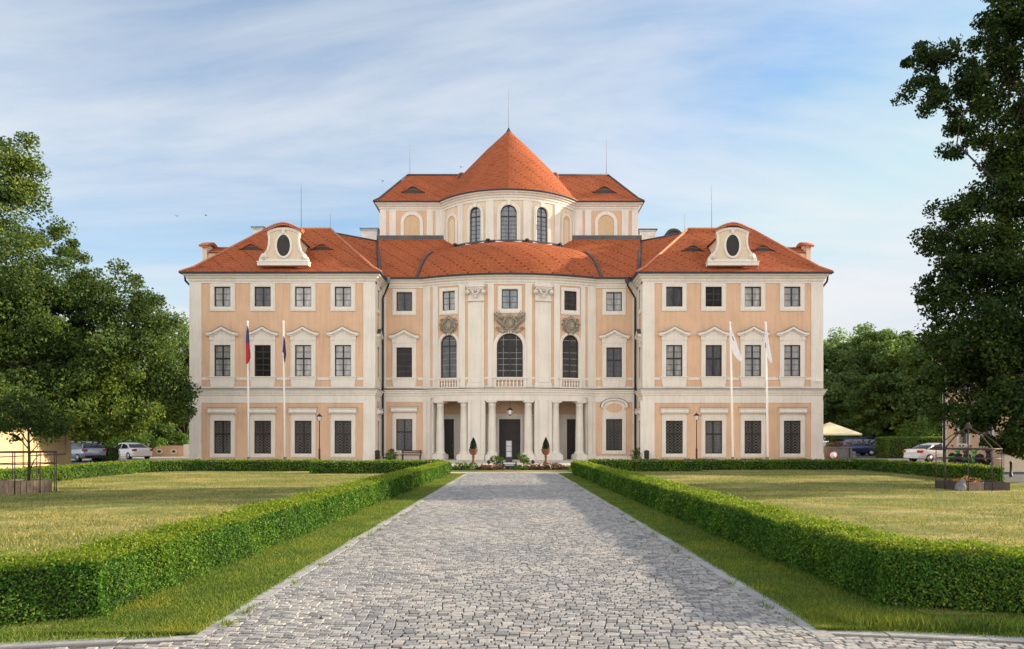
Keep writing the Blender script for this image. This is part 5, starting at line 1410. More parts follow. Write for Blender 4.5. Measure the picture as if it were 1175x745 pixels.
sw = root('stair_wall', 'low cream wall with dark coping at the right edge by the road', 'wall', (27.2, 39.6, 0)); o_ = -Vector(sw.location)
m = MB(); m.box(26.2, 34, 39.4, 39.8, 0, .95); m.build('wall_panel', 'cream', sw, o_); m = MB(); m.box(26.1, 34, 39.3, 39.9, .95, 1.03); m.build('coping', 'slate', sw, o_)
bl = root('bollard', 'short dark bollard on the road by the right lawn corner', 'bollard', P(1160, 505, 34)[:2] + (0,)); m = MB(); m.lathe([(.07, 0), (.07, .12), (.05, .14), (.05, .62), (.065, .64), (.06, .7), (.02, .74)], n=12); m.build('post', 'iron', bl)

# ------------------------------------------------------------------ vehicles
def van_windows(r, W, h):
    wy = lambda z: W / 2 * .93 + (W / 2 * .77 - W / 2 * .93) * (z - 1.18) / .72
    for s in (-1, 1):
        for x0, x1, x2, x3 in ((-h + .35, -.95, -.95, -h + .4), (-.85, .25, .25, -.85), (.35, 1.6, 1.02, .35)):
            m = MB(); z0, z1 = 1.27, 1.76; m.add([(x0, s * (wy(z0) + .02), z0), (x1, s * (wy(z0) + .02), z0), (x2, s * (wy(z1) + .035), z1), (x3, s * (wy(z1) + .035), z1)], [(0, 1, 2, 3)]); m.build('side_window', 'car_glass', r)
    m = MB(); m.add([(1.93, -.8, 1.2), (1.93, .8, 1.2), (1.22, .68, 1.85), (1.22, -.68, 1.85)], [(0, 1, 2, 3)]); m.build('windscreen', 'car_glass', r)
def car(label, loc, rz, paint, kind):
    L, W, H = {'sedan': (4.65, 1.8, 1.46), 'estate': (4.6, 1.82, 1.62), 'van': (5.1, 1.95, 1.98)}[kind]
    r = root('parked_' + ('van' if kind == 'van' else 'car'), label, 'van' if kind == 'van' else 'car', loc, rz)
    h = L / 2
    if kind == 'sedan': bodyp = [(-h, .45, .78), (-h + .06, .30, .98), (-h + .5, .24, 1.02), (-1.1, .2, .97), (.3, .2, .95), (1.0, .2, .93), (h - .75, .22, .84), (h - .15, .28, .68), (h, .4, .56)]; cab = [(-1.75, .98, 1.0), (-1.05, .96, 1.34), (-.3, .95, 1.46), (.35, .94, 1.44), (.95, .93, 1.2), (1.45, .9, .93)]
    elif kind == 'estate': bodyp = [(-h, .5, .9), (-h + .05, .32, 1.05), (-h + .5, .26, 1.06), (-.8, .22, 1.02), (.4, .22, 1.0), (1.1, .22, .98), (h - .7, .24, .88), (h - .12, .3, .7), (h, .42, .6)]; cab = [(-2.2, 1.04, 1.08), (-1.85, 1.03, 1.45), (-1.0, 1.02, 1.6), (.2, 1.0, 1.6), (.8, .98, 1.35), (1.4, .95, 1.0)]
    else: bodyp = [(-h, .5, 1.15), (-h + .04, .35, 1.2), (-h + .4, .3, 1.2), (-.5, .26, 1.18), (.6, .26, 1.16), (1.4, .26, 1.14), (h - .7, .28, 1.02), (h - .12, .32, .8), (h, .45, .62)]; cab = [(-h + .05, 1.18, 1.3), (-h + .16, 1.17, 1.9), (-1.2, 1.16, 1.98), (.7, 1.15, 1.97), (1.15, 1.14, 1.85), (1.95, 1.1, 1.12)]
    def loft(mb, secs, mat=0):
        k = len(secs[0]); vs = [p for s in secs for p in s]; fs = []
        for i in range(len(secs) - 1):
            for j in range(k):
                j2 = (j + 1) % k; fs.append((i * k + j, (i + 1) * k + j, (i + 1) * k + j2, i * k + j2))
        fs += [tuple(range(k)), tuple(range(len(secs) * k - 1, (len(secs) - 1) * k - 1, -1))]; mb.add(vs, fs, mat, True)
    m = MB(); secs = []
    for i, (x, z0, z1) in enumerate(bodyp):
        e = .86 if i in (0, len(bodyp) - 1) else (.96 if i in (1, len(bodyp) - 2) else 1); w = W / 2 * e; zm = z0 + (z1 - z0) * .55
        secs.append([(x, -w * .9, z0), (x, -w, z0 + .1), (x, -w, zm), (x, -w * .965, z1 - .05), (x, -w * .86, z1), (x, w * .86, z1), (x, w * .965, z1 - .05), (x, w, zm), (x, w, z0 + .1), (x, w * .9, z0)])
    loft(m, secs)
    b = m.build('body', paint, r)
    m = MB(); secs = []
    for i, (x, z0, z1) in enumerate(cab):
        wt = W / 2 * (.72 if i not in (0, len(cab) - 1) else .78); wb = W / 2 * .93; zz = max(z1, z0 + .03)
        secs.append([(x, -wb, z0 - .06), (x, -wb, z0), (x, -wt - .05, zz - .08 if zz - z0 > .1 else zz - .01), (x, -wt + .08, zz), (x, wt - .08, zz), (x, wt + .05, zz - .08 if zz - z0 > .1 else zz - .01), (x, wb, z0), (x, wb, z0 - .06)])
    loft(m, secs); m.build('upper_body' if kind == 'van' else 'windows', paint if kind == 'van' else 'car_glass', r)
    if kind == 'van': van_windows(r, W, h)
    m = MB(); secs = []
    for i, (x, z0, z1) in enumerate(cab[1:-1]):
        wt = W / 2 * .72; secs.append([(x, -wt - .06, z1 - .085), (x, -wt + .06, z1 + .012), (x, wt - .06, z1 + .012), (x, wt + .06, z1 - .085), (x, wt - .06, z1 - .04), (x, -wt + .06, z1 - .04)])
    loft(m, secs)
    for s in (-1, 1):
        wb, wt = W / 2 * .935, W / 2 * .75
        for (xa, za, xb, zb__) in ((cab[0][0] + .12, cab[0][1], cab[1][0] + .05, cab[1][2] - .06), (cab[-1][0] - .05, cab[-1][1], cab[-3][0] + .02, cab[-3][2] - .06), (-.15, cab[2][1], -.2, cab[2][2] - .06)) + (((-1.1, cab[2][1], -1.15, cab[2][2] - .06),) if kind == 'van' else ()):
            m.tube([(xa, s * wb, za - .02), (xb, s * (wt + .0), zb__)], .05, 6)
        m.box(1.05 if kind != 'van' else 1.55, 1.2 if kind != 'van' else 1.7, s * (W / 2 + .02) - .08, s * (W / 2 + .02) + .08, cab[-1][1] + .02, cab[-1][1] + .16)
    m.build('roof', paint, r)
    for x in (-h + .85, h - .9):
        for s in (-1, 1):
            q = MB(); y = s * (W / 2 - .1); q.tube([(x, y - .11, .32), (x, y + .11, .32)], .32, 20); wobj = q.build('wheel', 'rubber', r)
            q = MB(); q.tube([(x, y + s * .1, .32), (x, y + s * .125, .32)], .21, 16); q.build('rim', 'rim', wobj)
    for s in (-1, 1):
        q = MB(); zt = bodyp[1][2]; q.box(-h - .015, -h + .28, s * (W / 2 - .16) - .15 + s * .0, s * (W / 2 - .16) + .14, zt - .24, zt - .06) if kind != 'van' else q.box(-h - .02, -h + .08, s * (W / 2 - .14) - .08, s * (W / 2 - .14) + .08, .85, 1.45); q.build('tail_light', 'tail_red', r)
        q = MB(); q.box(h - .32, h - .02, s * (W / 2 - .32) - .16, s * (W / 2 - .32) + .16, .62, .74) if kind != 'van' else q.box(h - .3, h - .03, s * (W / 2 - .3) - .16, s * (W / 2 - .3) + .16, .74, .92); q.build('headlight', 'head_lens', r)
    q = MB(); q.box(-h - .05, -h + .3, -W * .42, W * .42, .33, .5); q.box(h - .25, h + .04, -W * .4, W * .4, .3, .46); q.build('bumper', 'rubber' if kind == 'estate' else paint, r)
    q = MB(); q.box(-h - .03, -h + .02, -.26, .26, .68, .79); q.build('number_plate', 'sign_white', r)
    return r
car('silver estate car parked behind the cream wall on the left', (PX(90, 59), 59, 0), math.radians(150), 'car_silver', 'estate')
car('white sedan parked by the low wall left of the chateau', (PX(148.5, 66), 66, 0), math.radians(145), 'car_white', 'sedan')
car('dark blue van parked under the trees right of the chateau', (PX(982, 79), 80, 0), math.radians(183), 'car_navy', 'van')
car('white car half hidden by the corner of the right side building', (PX(1080, 56.5), 57.0, 0), math.radians(12), 'car_white', 'sedan')
def scooter(label, x, y, rz, paint):
    r = root('motor_scooter', label, 'scooter', (x, y, 0), rz, 'scooters parked by the side building')
    m = MB(); m.tube([(-.65, 0, .55), (-.35, 0, .62), (-.05, 0, .45), (.2, 0, .3), (.4, 0, .35), (.52, 0, .7), (.48, 0, .95)], [.1, .17, .14, .1, .1, .15, .1], 10); m.sphere((.62, 0, .45), (.22, .08, .1), 10, 6); m.sphere((.45, 0, 1.02), (.14, .16, .12), 10, 8); m.build('body', paint, r)
    m = MB(); m.tube([(-.6, 0, .72), (-.3, 0, .78), (-.05, 0, .73)], [.09, .13, .1], 8); m.build('seat', 'rubber', r)
    for xx in (-.55, .68): m = MB(); m.tube([(xx, -.05, .24), (xx, .05, .24)], .24, 16); w = m.build('wheel', 'rubber', r); m = MB(); m.tube([(xx, -.06, .24), (xx, .06, .24)], .13, 12); m.build('rim', 'rim', w)
    m = MB(); m.tube([(.4, -.33, 1.08), (.42, 0, 1.1), (.4, .33, 1.08)], .02, 6)
    for s in (-1, 1): m.tube([(.42, s * .25, 1.08), (.45, s * .32, 1.3)], .01, 5); m.sphere((.45, s * .33, 1.34), (.02, .07, .05), 8, 6)
    m.build('handlebar', 'iron', r)
    return r
scooter('bright green scooter nearest the white car', PX(1095, 47), 47, math.radians(35), 'scooter_green')
scooter('grey scooter between the two green scooters', PX(1103, 46), 46, math.radians(30), 'scooter_grey')
scooter('bright green scooter between two dark scooters', PX(1113, 45), 45, math.radians(30), 'scooter_green')
scooter('black scooter farthest right of the row behind the hedge', PX(1128, 44), 44, math.radians(25), 'iron')

# ------------------------------------------------------------------ street furniture
def flagpole(label, px_b, px_t, ytop, Y=56.0):
    xb, xt, zt = PX(px_b, Y), PX(px_t, Y), PZ(ytop, Y)
    r = root('flagpole', label, 'flagpole', (xb, Y, 0), 0, 'white flagpoles in front of the chateau')
    m = MB(); m.tube([(0, 0, 0), ((xt - xb) * .5, 0, zt * .5), (xt - xb, 0, zt)], [.075, .062, .045], 12); m.build('pole', 'pole_white', r)
    m = MB(); m.box(-.16, .16, -.16, .16, 0, .06); m.lathe([(.13, .06), (.12, .4), (.08, .42)], n=12); m.build('base', 'grey_stone', r)
    m = MB(); m.sphere((xt - xb, 0, zt + .04), .085, 10, 8); m.build('finial', 'pole_white', r)
    m = MB(); m.tube([(.09, -.02, 1.2), ((xt - xb) + .07, -.02, zt - .05)], .008, 4); m.build('rope', 'pole_white', r); return r, xt, zt
def flag(label, x, Y, z0, rows, mats, pick):
    """rows: (dz, left, right) outline hanging down from z0; folded in pleats"""
    r = root('flag', label, 'flag', (x, Y, z0)); m = MB(); n = 14; vs = []
    for dz, l, rr in rows:
        for i in range(n + 1):
            t = i / n; vs.append((l + (rr - l) * t, -.08 - .045 * math.sin(t * 6 + dz * .8) * (.3 + t), -dz + .03 * math.sin(t * 5)))
    fs = [(j * (n + 1) + i, j * (n + 1) + i + 1, (j + 1) * (n + 1) + i + 1, (j + 1) * (n + 1) + i) for j in range(len(rows) - 1) for i in range(n)]
    m.add(vs, fs, 0, True); m.mi = [pick((i + .5) / n, rows[j][0] / rows[-1][0]) for j in range(len(rows) - 1) for i in range(n)]
    o = m.build('cloth', mats, r)
    s = o.modifiers.new('thick', 'SOLIDIFY'); s.thickness = .006
    return r
fp = [flagpole('white flagpole with the red and blue flag, leftmost of the four', 285.4, 283.9, 370), flagpole('white flagpole with the furled navy flag', 327.0, 325.0, 370), flagpole('white flagpole with the wide white flag', 841.0, 837.5, 371), flagpole('white flagpole with the narrow white flag, rightmost of the four', 881.0, 878.3, 371)]
k = 56 / F
def rows_px(lst, y0): return [((y - y0) * k, l * k, r * k) for y, l, r in lst]
flag('red and dark blue flag hanging limp on the leftmost pole', fp[0][1], 56, PZ(374, 56), rows_px([(374, 0, .8), (379, -.5, 2), (384, -1, 2.4), (389, -1.2, 2.8), (394, -1.4, 3.0), (399, -1.3, 3.4), (403, -1.2, 4.0), (407, -1.2, 4.4), (411, -1.2, 4.2), (415, -1.1, 2.6), (418, -1.0, 0.2)], 374), ['flag_blue', 'flag_red', 'flag_white'], lambda t, v: 0 if v < .43 - .05 * t else 1)
flag('dark navy flag furled tight around the second pole', fp[1][1], 56, PZ(386, 56), rows_px([(386, .6, 1.2), (390, .5, 2.4), (395, .3, 3.0), (400, 0, 3.4), (405, -.6, 4.0), (409, 0.6, 3.8), (412, 1.4, 3.2), (416, 2.0, 2.8)], 386), ['flag_navy', 'flag_white'], lambda t, v: 1 if (t < .2 and .5 < v < .7) else 0)
flag('white flag with a small dark blue emblem hanging diagonally', fp[2][1], 56, PZ(375, 56), rows_px([(375, 0, .9), (380, -.6, 2.4), (386, -.4, 4.6), (391, .2, 6.4), (396, 1, 8.0), (401, 2.0, 9.6), (406, 3.4, 11.4), (410, 6.0, 13.0), (413, 9.0, 13.2), (415.5, 11.0, 12.6)], 375), ['flag_white', 'flag_navy'], lambda t, v: 1 if (.5 < t < .7 and .26 < v < .33) else 0)
flag('narrow white flag with a slim blue mark on the rightmost pole', fp[3][1], 56, PZ(373, 56), rows_px([(373, 0, .8), (380, -.2, 1.8), (387, -.6, 2.6), (394, -.8, 3.6), (400, -.4, 4.6), (406, .8, 5.6), (411, 2.4, 6.4), (415, 4.0, 6.8), (417, 5.4, 6.6)], 373), ['flag_white', 'flag_navy'], lambda t, v: 1 if (t < .12 and .42 < v < .6) else 0)
def street_lamp(label, px, ytop, Y):
    r = root('street_lamp', label, 'street lamp', (PX(px, Y), Y, 0), 0, 'lantern posts before the facade'); H = PZ(ytop, Y)
    m = MB(); m.lathe([(.13, 0), (.13, .08), (.08, .14), (.07, .9), (.09, .94), (.06, 1.0), (.042, 1.1), (.034, H - .62), (.06, H - .6), (.05, H - .55)], n=12); m.build('post', 'rust_iron', r)
    m = MB(); m.lathe([(.12, H - .55), (.2, H - .22)], n=6, smooth=False); m.build('lamp_glass', 'lamp_glass', r)
    m = MB(); m.lathe([(.26, H - .22), (.2, H - .16), (.1, H - .06), (.03, H - .03), (.03, H), (.015, H + .06)], n=6, smooth=False); m.build('lamp_hood', 'iron', r)
    m = MB()
    for q in range(6): a = math.pi * q / 3; m.tube([(.12 * math.cos(a), .12 * math.sin(a), H - .55), (.2 * math.cos(a), .2 * math.sin(a), H - .22)], .012, 4)
    m.build('lamp_frame', 'iron', r); return r
street_lamp('black lantern post in front of the left wing', 366.5, 475, 58.5); street_lamp('black lantern post in front of the right wing', 799.3, 474, 58.5)
# hanging porch lantern
x, y, z = P(585.2, 476, 62.4)
r = root('porch_lantern', 'black hanging lantern above the central door', 'lantern', (x, y, z))
m = MB(); m.lathe([(.12, 0), (.2, .1), (.22, .38)], n=6, smooth=False); m.build('lamp_glass', 'lamp_glass', r)
m = MB(); m.lathe([(.27, .38), (.18, .48), (.06, .58), (.02, .62)], n=6, smooth=False); m.lathe([(.03, -.1), (.13, 0)], n=6); m.tube([(0, 0, .6), (0, 0, ztop + .3 - z)], .014, 5)
for q in range(6): a = math.pi * q / 3; m.tube([(.13 * math.cos(a), .13 * math.sin(a), 0), (.2 * math.cos(a), .2 * math.sin(a), .1), (.22 * math.cos(a), .22 * math.sin(a), .38)], .014, 4)
m.build('lamp_frame', 'iron', r)
# urns with clipped conifers
def urn(label, px, Y):
    r = root('urn', label, 'urn', (PX(px, Y), Y, 0), 0, 'terracotta urns by the entrance')
    m = MB(); m.box(-.2, .2, -.2, .2, 0, .08); m.lathe([(.17, .08), (.15, .14), (.09, .2), (.075, .42), (.11, .5), (.085, .56), (.09, .62)], n=18); m.build('pedestal', 'terracotta', r)
    m = MB(); m.lathe([(.08, .62), (.2, .7), (.29, .84), (.31, .98), (.34, 1.02), (.34, 1.07), (.29, 1.07), (.27, .98)], n=20); m.build('bowl', 'terracotta', r); return r
def topiary(label, px, Y):
    r = root('topiary', label, 'topiary', (PX(px, Y), Y, 1.0), 0, 'clipped conifers in the urns'); n = 2600; t = rng.random(n) ** .7; a = rng.uniform(0, 6.283, n); rad = .25 * (1 - t ** 1.9) * (.8 + .25 * rng.random(n)) + .012
    np_quads('foliage', leaf_quads(np.stack([rad * np.cos(a), rad * np.sin(a), .05 + t * .82], 1), .06, bias=np.stack([np.cos(a), np.sin(a), np.full(n, .5)], 1)), 'leaf_conifer', parent=r)
    m = MB(); m.tube([(0, 0, -.05), (0, 0, .75)], [.03, .008], 6); m.lathe([(.2, .02), (.17, .2), (.1, .5), (.02, .82)], n=10); m.build('stem', 'leaf_conifer', r)
for px, w in ((543.2, 'left'), (626.4, 'right')):
    urn('terracotta urn on a stem %s of the central door' % w, px, 52); topiary('small clipped conifer in the urn %s of the central door' % w, px, 52)
# totem with three panels
r = root('information_pillar', 'grey information pillar with three panels before the door', 'sign', (PX(584.0, 50), 50, 0))
m = MB(); m.box(-.24, .24, -.06, .06, .0, 1.66); m.box(-.3, .3, -.2, .2, 0, .05); m.build('pillar_body', 'sign_black', r)
for i in range(3):
    z = .56 + i * .37; m = MB(); m.box(-.18, .18, -.085, -.06, z, z + .345); o = m.build('panel', 'grey_panel', r); 
    m = MB()
    if i == 0: [m.box(-.12, .12, -.09, -.0852, z + .06 + .05 * j, z + .08 + .05 * j) for j in range(5)]
    elif i == 1: m.tube([(.085 * math.cos(t), -.088, z + .17 + .085 * math.sin(t)) for t in [2 * math.pi * q / 16 for q in range(17)]], .012, 5)
    else: m.box(.02, .05, -.09, -.0852, z + .06, z + .22); m.box(-.08, .05, -.0895, -.0852, z + .06, z + .085); m.box(.04, .14, -.0893, -.0852, z + .26, z + .285)
    m.build('pictogram', 'light_panel', o)
# low black sign
r = root('notice_board', 'low black sign with two white lines at the end of the path', 'sign', (PX(584.5, 41.2), 41.2, 0))
m = MB(); m.box(-.41, .41, -.02, .02, .20, .50); m.build('board', 'sign_black', r)
m = MB(); rr = random.Random(4); x = -.33
while x < .31: w = rr.uniform(.035, .06); m.box(x, min(x + w, .33), -.026, -.0205, .375, .445); x += w + .012
x = -.26
while x < .26: w = rr.uniform(.03, .07); m.box(x, min(x + w, .28), -.026, -.0205, .29, .325); x += w + .008
m.build('writing', 'sign_white', r)
for s in (-1, 1): m = MB(); m.box(s * .36 - .02, s * .36 + .02, .021, .05, 0, .48); m.box(s * .36 - .02, s * .36 + .02, -.2, .2, 0, .02); m.build('leg', 'sign_black', r)
# flower bed
bed = sheet('flower_bed', [(-3.5, 41.6), (3.4, 41.6), (3.4, 44.0), (-3.5, 44.0)], .02, 'soil')
sheet('bed_border', [(-3.7, 39.6), (3.6, 39.6), (3.6, 41.55), (-3.7, 41.55)], .0, 'lawn')
R = random.Random(9)
xs = [-3.3 + 6.5 * i / 15 for i in range(16)]
for i, x in enumerate(xs):
    pu = 5 <= i <= 7 and i != 7 or i in (4, 10, 11, 12, 13, 14)
    w = ['pale', 'dense', 'ragged', 'spreading'][i % 4]
    side = 'left' if x < -.3 else 'right'
    nth = ['first', 'second', 'third', 'fourth', 'fifth', 'sixth', 'seventh', 'eighth', 'ninth', 'tenth', 'eleventh', 'twelfth', 'thirteenth', 'fourteenth', 'fifteenth', 'sixteenth'][i]
    if -.65 < x < .2: y = 43.2
    else: y = 42.3 + R.uniform(-.3, .5)
    shrub('%s low %s plant, %s from the left in the front flower bed' % (w, 'reddish' if pu else 'green', nth), x, y, .34, .36, R.uniform(.24, .34) + (.14 if i in (1, 2, 13) else 0), 'leaf_purple' if pu else 'leaf_hedge', .06, 22, seed=40 + i, cat='plant', group='plants in the front flower bed', cr=.12, nl=36)
for px, nm in ((571, 'left'), (601, 'right')): shrub('pale grassy tuft %s of the information pillar' % nm, PX(px, 51), 51, .42, .3, .75, 'leaf_shrub', .10, 22, seed=70 + px, cat='plant', cr=.16, nl=40)
shrub('small light shrub beside the garden table at the left corner', PX(447.5, 57), 57, .5, .4, .85, 'leaf_shrub', .1, 26, seed=90, cat='plant', cr=.18, nl=40)
shrub('small weedy shrub at the right inner corner of the facade', PX(730, 62), 62, .6, .4, 1.0, 'leaf_shrub', .1, 24, seed=91, cat='plant', cr=.2, nl=36)
for px, nm in ((561, 'left'), (611.5, 'right')):
    r = root('spotlight', 'small black spotlight on the ground %s of the central door' % nm, 'spotlight', (PX(px, 50), 50, 0), 0, 'ground spotlights')
    m = MB(); m.tube([(0, 0, 0), (0, 0, .16)], .02, 6); m.box(-.1, .1, -.1, .1, 0, .02); m.build('stand', 'iron', r); m = MB(); m.tube([(0, -.12, .2), (0, .1, .28)], [.13, .09], 12); m.build('lamp_head', 'iron', r)
# bench, table, bins
r = root('bench', 'dark wooden bench under the window left of the porch', 'bench', (PX(472, 62.6), 62.6, 0))
m = MB(); [m.box(-.88, .88, -.28 + .13 * i, -.17 + .13 * i, .42, .46) for i in range(4)]; m.build('seat', 'bench_wood', r)
m = MB(); [m.box(-.88, .88, .27, .30, .56 + .15 * i, .67 + .15 * i) for i in range(2)]; m.build('backrest', 'bench_wood', r)
for sx in (-.74, .74):
    for y in (-.24, .26): m = MB(); m.box(sx - .035, sx + .035, y - .03, y + .03, 0, .42 if y < 0 else .86); m.build('leg', 'iron', r)
def garden_chair(label, px, rz):
    r = root('garden_chair', label, 'chair', (PX(px, 62.3), 62.3, 0), rz); m = MB(); m.box(-.24, .24, -.24, .24, .42, .46); m.build('seat', 'bench_wood', r); m = MB(); [m.box(-.24 + .13 * i, -.16 + .13 * i, .22, .25, .5, .9) for i in range(4)]; m.box(-.24, .24, .215, .255, .9, .96); m.build('backrest', 'bench_wood', r)
    for sx in (-.21, .21):
        for sy in (-.21, .21): m = MB(); m.box(sx - .02, sx + .02, sy - .02, sy + .02, 0, .42); m.build('leg', 'bench_wood', r)
garden_chair('small brown garden chair in the corner left of the bench', 447.5, math.radians(-40))
r = root('garden_table', 'small round brown garden table between chair and bench', 'table', (PX(454, 62.2), 62.2, 0)); m = MB(); m.lathe([(.34, .66), (.36, .68), (.34, .7)], n=18); m.build('table_top', 'bench_wood', r)
for q in range(3): a = q * 2.09; m = MB(); m.tube([(.06 * math.cos(a), .06 * math.sin(a), .66), (.28 * math.cos(a), .28 * math.sin(a), 0)], .02, 6); m.build('leg', 'bench_wood', r)
for px, nm in ((433, 'left'), (742, 'right')):
    Y = 60.3; r = root('waste_bin', 'black waste bin at the inner corner of the %s wing' % nm, 'waste bin', (PX(px, Y), Y, 0), 0, 'black bins by the wings')
    m = MB(); m.lathe([(.17, .06), (.19, .12), (.21, .74)], n=14); m.build('bin_body', 'iron', r); m = MB(); m.lathe([(.24, .74), (.24, .78), (.1, .86), (.02, .88)], n=14); m.build('lid', 'iron', r); m = MB(); m.lathe([(.2, 0), (.12, .06)], n=14); m.build('foot', 'iron', r)
for px, py, nm, s in ((225.5, 438.5, 'left', -1), (937.5, 436.8, 'right', 1)):
    p = P(px, py, 60.9); r = root('security_camera', 'white security camera on the outer %s corner of the facade' % nm, 'security camera', p, 0, 'security cameras'); m = MB(); m.box(-.05, .05, -.02, .1, -.06, .06); m.tube([(0, -.02, 0), (0, -.22, -.05)], .03, 6); m.build('bracket', 'grey_panel', r); m = MB(); m.box(-.28, .22, -.36, -.2, -.08, .06); m.build('camera_housing', 'sign_white', r)
# parasol, planter, no-entry sign
Y = 69; r = root('parasol', 'pale yellow parasol half hidden behind the right wing', 'parasol', (PX(952, Y), Y, 0)); zp, ze = PZ(484.5, Y), PZ(498, Y); a = 2.05
m = MB(); q = [(-a, -a, ze), (a, -a, ze), (a, a, ze), (-a, a, ze), (0, 0, zp)]; m.add(q, [(0, 1, 4), (1, 2, 4), (2, 3, 4), (3, 0, 4)]); q2 = [(x, y, z) for x, y, z in q[:4]] + [(x, y, z - .14) for x, y, z in q[:4]]; m.add(q2, [(0, 4, 5, 1), (1, 5, 6, 2), (2, 6, 7, 3), (3, 7, 4, 0)]); m.build('canopy', 'parasol_cloth', r)
m = MB(); m.tube([(0, 0, .05), (0, 0, zp)], .04, 8); m.build('pole', 'bench_wood', r); m = MB(); m.box(-.4, .4, -.4, .4, 0, .1); m.build('base', 'grey_stone', r)
m = MB(); [m.tube([(0, 0, zp - .05), (x, y, z - .03)], .02, 5) for x, y, z in q[:4]]; m.build('rib', 'bench_wood', r)
Y = 62.5; r = root('stone_planter', 'long grey stone planter beside the right wing', 'planter', (PX(960, Y), Y, 0)); m = MB(); m.box(-1.0, 1.1, -.45, .45, 0, 1.02); m.box(-1.05, 1.15, -.5, .5, 1.02, 1.12); m.box(1.1, 1.5, -.4, .4, 0, .75, taper=.06); m.build('trough', 'grey_stone', r); m = MB(); m.box(-.9, 1.0, -.36, .36, 1.121, 1.15); m.build('soil', 'soil', r)
shrub('reddish flowers growing in the long stone planter', PX(961, Y), Y, .8, .3, .42, 'leaf_purple', .09, 20, seed=95, cat='flowers', cr=.15, nl=30).location.z = 1.13
Y = 61.6; r = root('no_entry_sign', 'round white sign with red ring leaning on the stone planter', 'sign', (PX(956, Y), Y, PZ(522.6, Y)))
m = MB(); m.tube([(0, 0, 0), (0, .02, 0)], .34, 28, 0); m.build('disc', 'sign_red', r); m = MB(); m.tube([(0, -.006, 0), (0, -.001, 0)], .26, 28, 0); m.build('disc_centre', 'sign_white', r); m = MB(); m.box(-.03, .03, .025, .06, -PZ(522.6, Y), .2); m.build('post', 'grey_panel', r)
r = root('bollard', 'thin dark post at the end of the stone planter', 'bollard', (PX(975, 62), 62, 0)); m = MB(); m.lathe([(.06, 0), (.05, .1), (.045, .95), (.06, .98), (.02, 1.04)], n=10); m.build('post', 'iron', r)

# ------------------------------------------------------------------ caged beds on the lawns
def cage(label, cx, cy, R, ring_z, peak, mid, posts, zt=None):
    r = root('garden_cage', label, 'cage', (cx, cy, 0)); 
    for k in range(posts):
        a = 2 * math.pi * (k + .3) / posts; x, y = R * math.cos(a), R * math.sin(a); m = MB(); m.tube([(x, y, 0), (x, y, ring_z)], .016, 6); m.build('post', 'rust_iron', r)
        if peak: m = MB(); m.tube([(x, y, ring_z), (x * .93, y * .93, ring_z + .1), (x * .55, y * .55, ring_z + (peak - ring_z) * .55), (x * .12, y * .12, peak - .12), (0, 0, peak)], .018, 6); m.build('rafter', 'rust_iron', r)
    el = [2 * math.pi * (k + .3) / posts for k in range(posts + 1)]
    for z, t in ((ring_z, .028), (mid, .018)): m = MB(); m.tube([(R * math.cos(a), R * math.sin(a), z) for a in el], t, 6); m.build('ring', 'rust_iron', r)
    if peak: m = MB(); m.lathe([(.1, peak - .12), (.08, peak), (.03, peak + .1)], n=10); m.build('finial', 'rust_iron', r)
    return r
CY = 25.2; cx = PX(1111, CY)
cage('hexagonal iron cage with pointed roof over the raised bed on the right lawn', cx, CY, .95, 1.40, 2.2, 1.08, 8)
r = root('raised_bed', 'raised bed of dark boards under the pointed iron cage', 'planter', (cx + .05, CY - .1, 0))
for i, (x0, x1, mt) in enumerate(((-.86, .0, 'weathered_wood'), (.02, .86, 'dark_wood'))): m = MB(); m.box(x0, x1, -.66, -.62, 0, .3); m.build('board', mt, r)
m = MB(); m.box(-.86, .86, .62, .66, 0, .3); m.box(-.86, -.82, -.62, .62, 0, .3); m.box(.82, .86, -.62, .62, 0, .3); m.build('board', 'dark_wood', r); m = MB(); m.box(-.82, .82, -.62, .62, 0, .24); m.build('soil', 'soil', r)
shrub('orange and red flowers in the raised bed', cx - .25, CY - .25, .5, .3, .25, 'flower_orange', .06, 14, seed=97, cat='flowers', cr=.1, nl=26).location.z = .24
r = root('rock', 'grey weathered rock at the left end of the raised bed', 'rock', (cx - .78, CY - .85, 0))
m = MB(); m.sphere((0, 0, .14), (.17, .15, .2), 12, 8); m.sphere((.07, .02, .3), (.1, .1, .13), 10, 7); m.sphere((-.08, -.05, .08), (.14, .14, .12), 10, 7); o = m.build('stone', 'grey_stone', r)
LY = 23.6; lx = PX(30, LY)
cage('open iron cage of thin posts around the sapling on the left lawn', lx, LY, .86, 1.32, None, .95, 8)
r = root('tub', 'low round wooden tub inside the iron cage on the left lawn', 'planter', (lx, LY, 0)); m = MB(); n = 26
for q in range(n):
    a0, a1 = 2 * math.pi * q / n + .012, 2 * math.pi * (q + 1) / n - .012; vs = [(rr * math.cos(a), rr * math.sin(a), z) for z in (0, .43) for rr, a in ((.70, a0), (.70, a1), (.64, a1), (.64, a0))]; m.add(vs, [(0, 1, 5, 4), (1, 2, 6, 5), (2, 3, 7, 6), (3, 0, 4, 7), (4, 5, 6, 7)])
m.build('staves', 'weathered_wood', r); m = MB(); m.lathe([(.63, .0), (.63, .38)], n=24); m.build('soil', 'soil', r)
sp = root('sapling', 'thin young tree growing out of the round wooden tub', 'tree', (lx + .08, LY, .3))
m = MB(); m.tube([(0, 0, 0), (.02, 0, .8), (-.02, .02, 1.6), (.05, 0, 2.4)], [.05, .042, .032, .015], 8)
for e in ((.6, .1, 1.5), (-.7, .1, 1.7), (.9, -.2, 1.9), (-.4, -.3, 1.9), (.3, .3, 2.2), (.35, 0, .95)): m.tube([(0, 0, e[2] - .6), (e[0] * .5, e[1] * .5, e[2] - .2), e], [.022, .016, .006], 5)
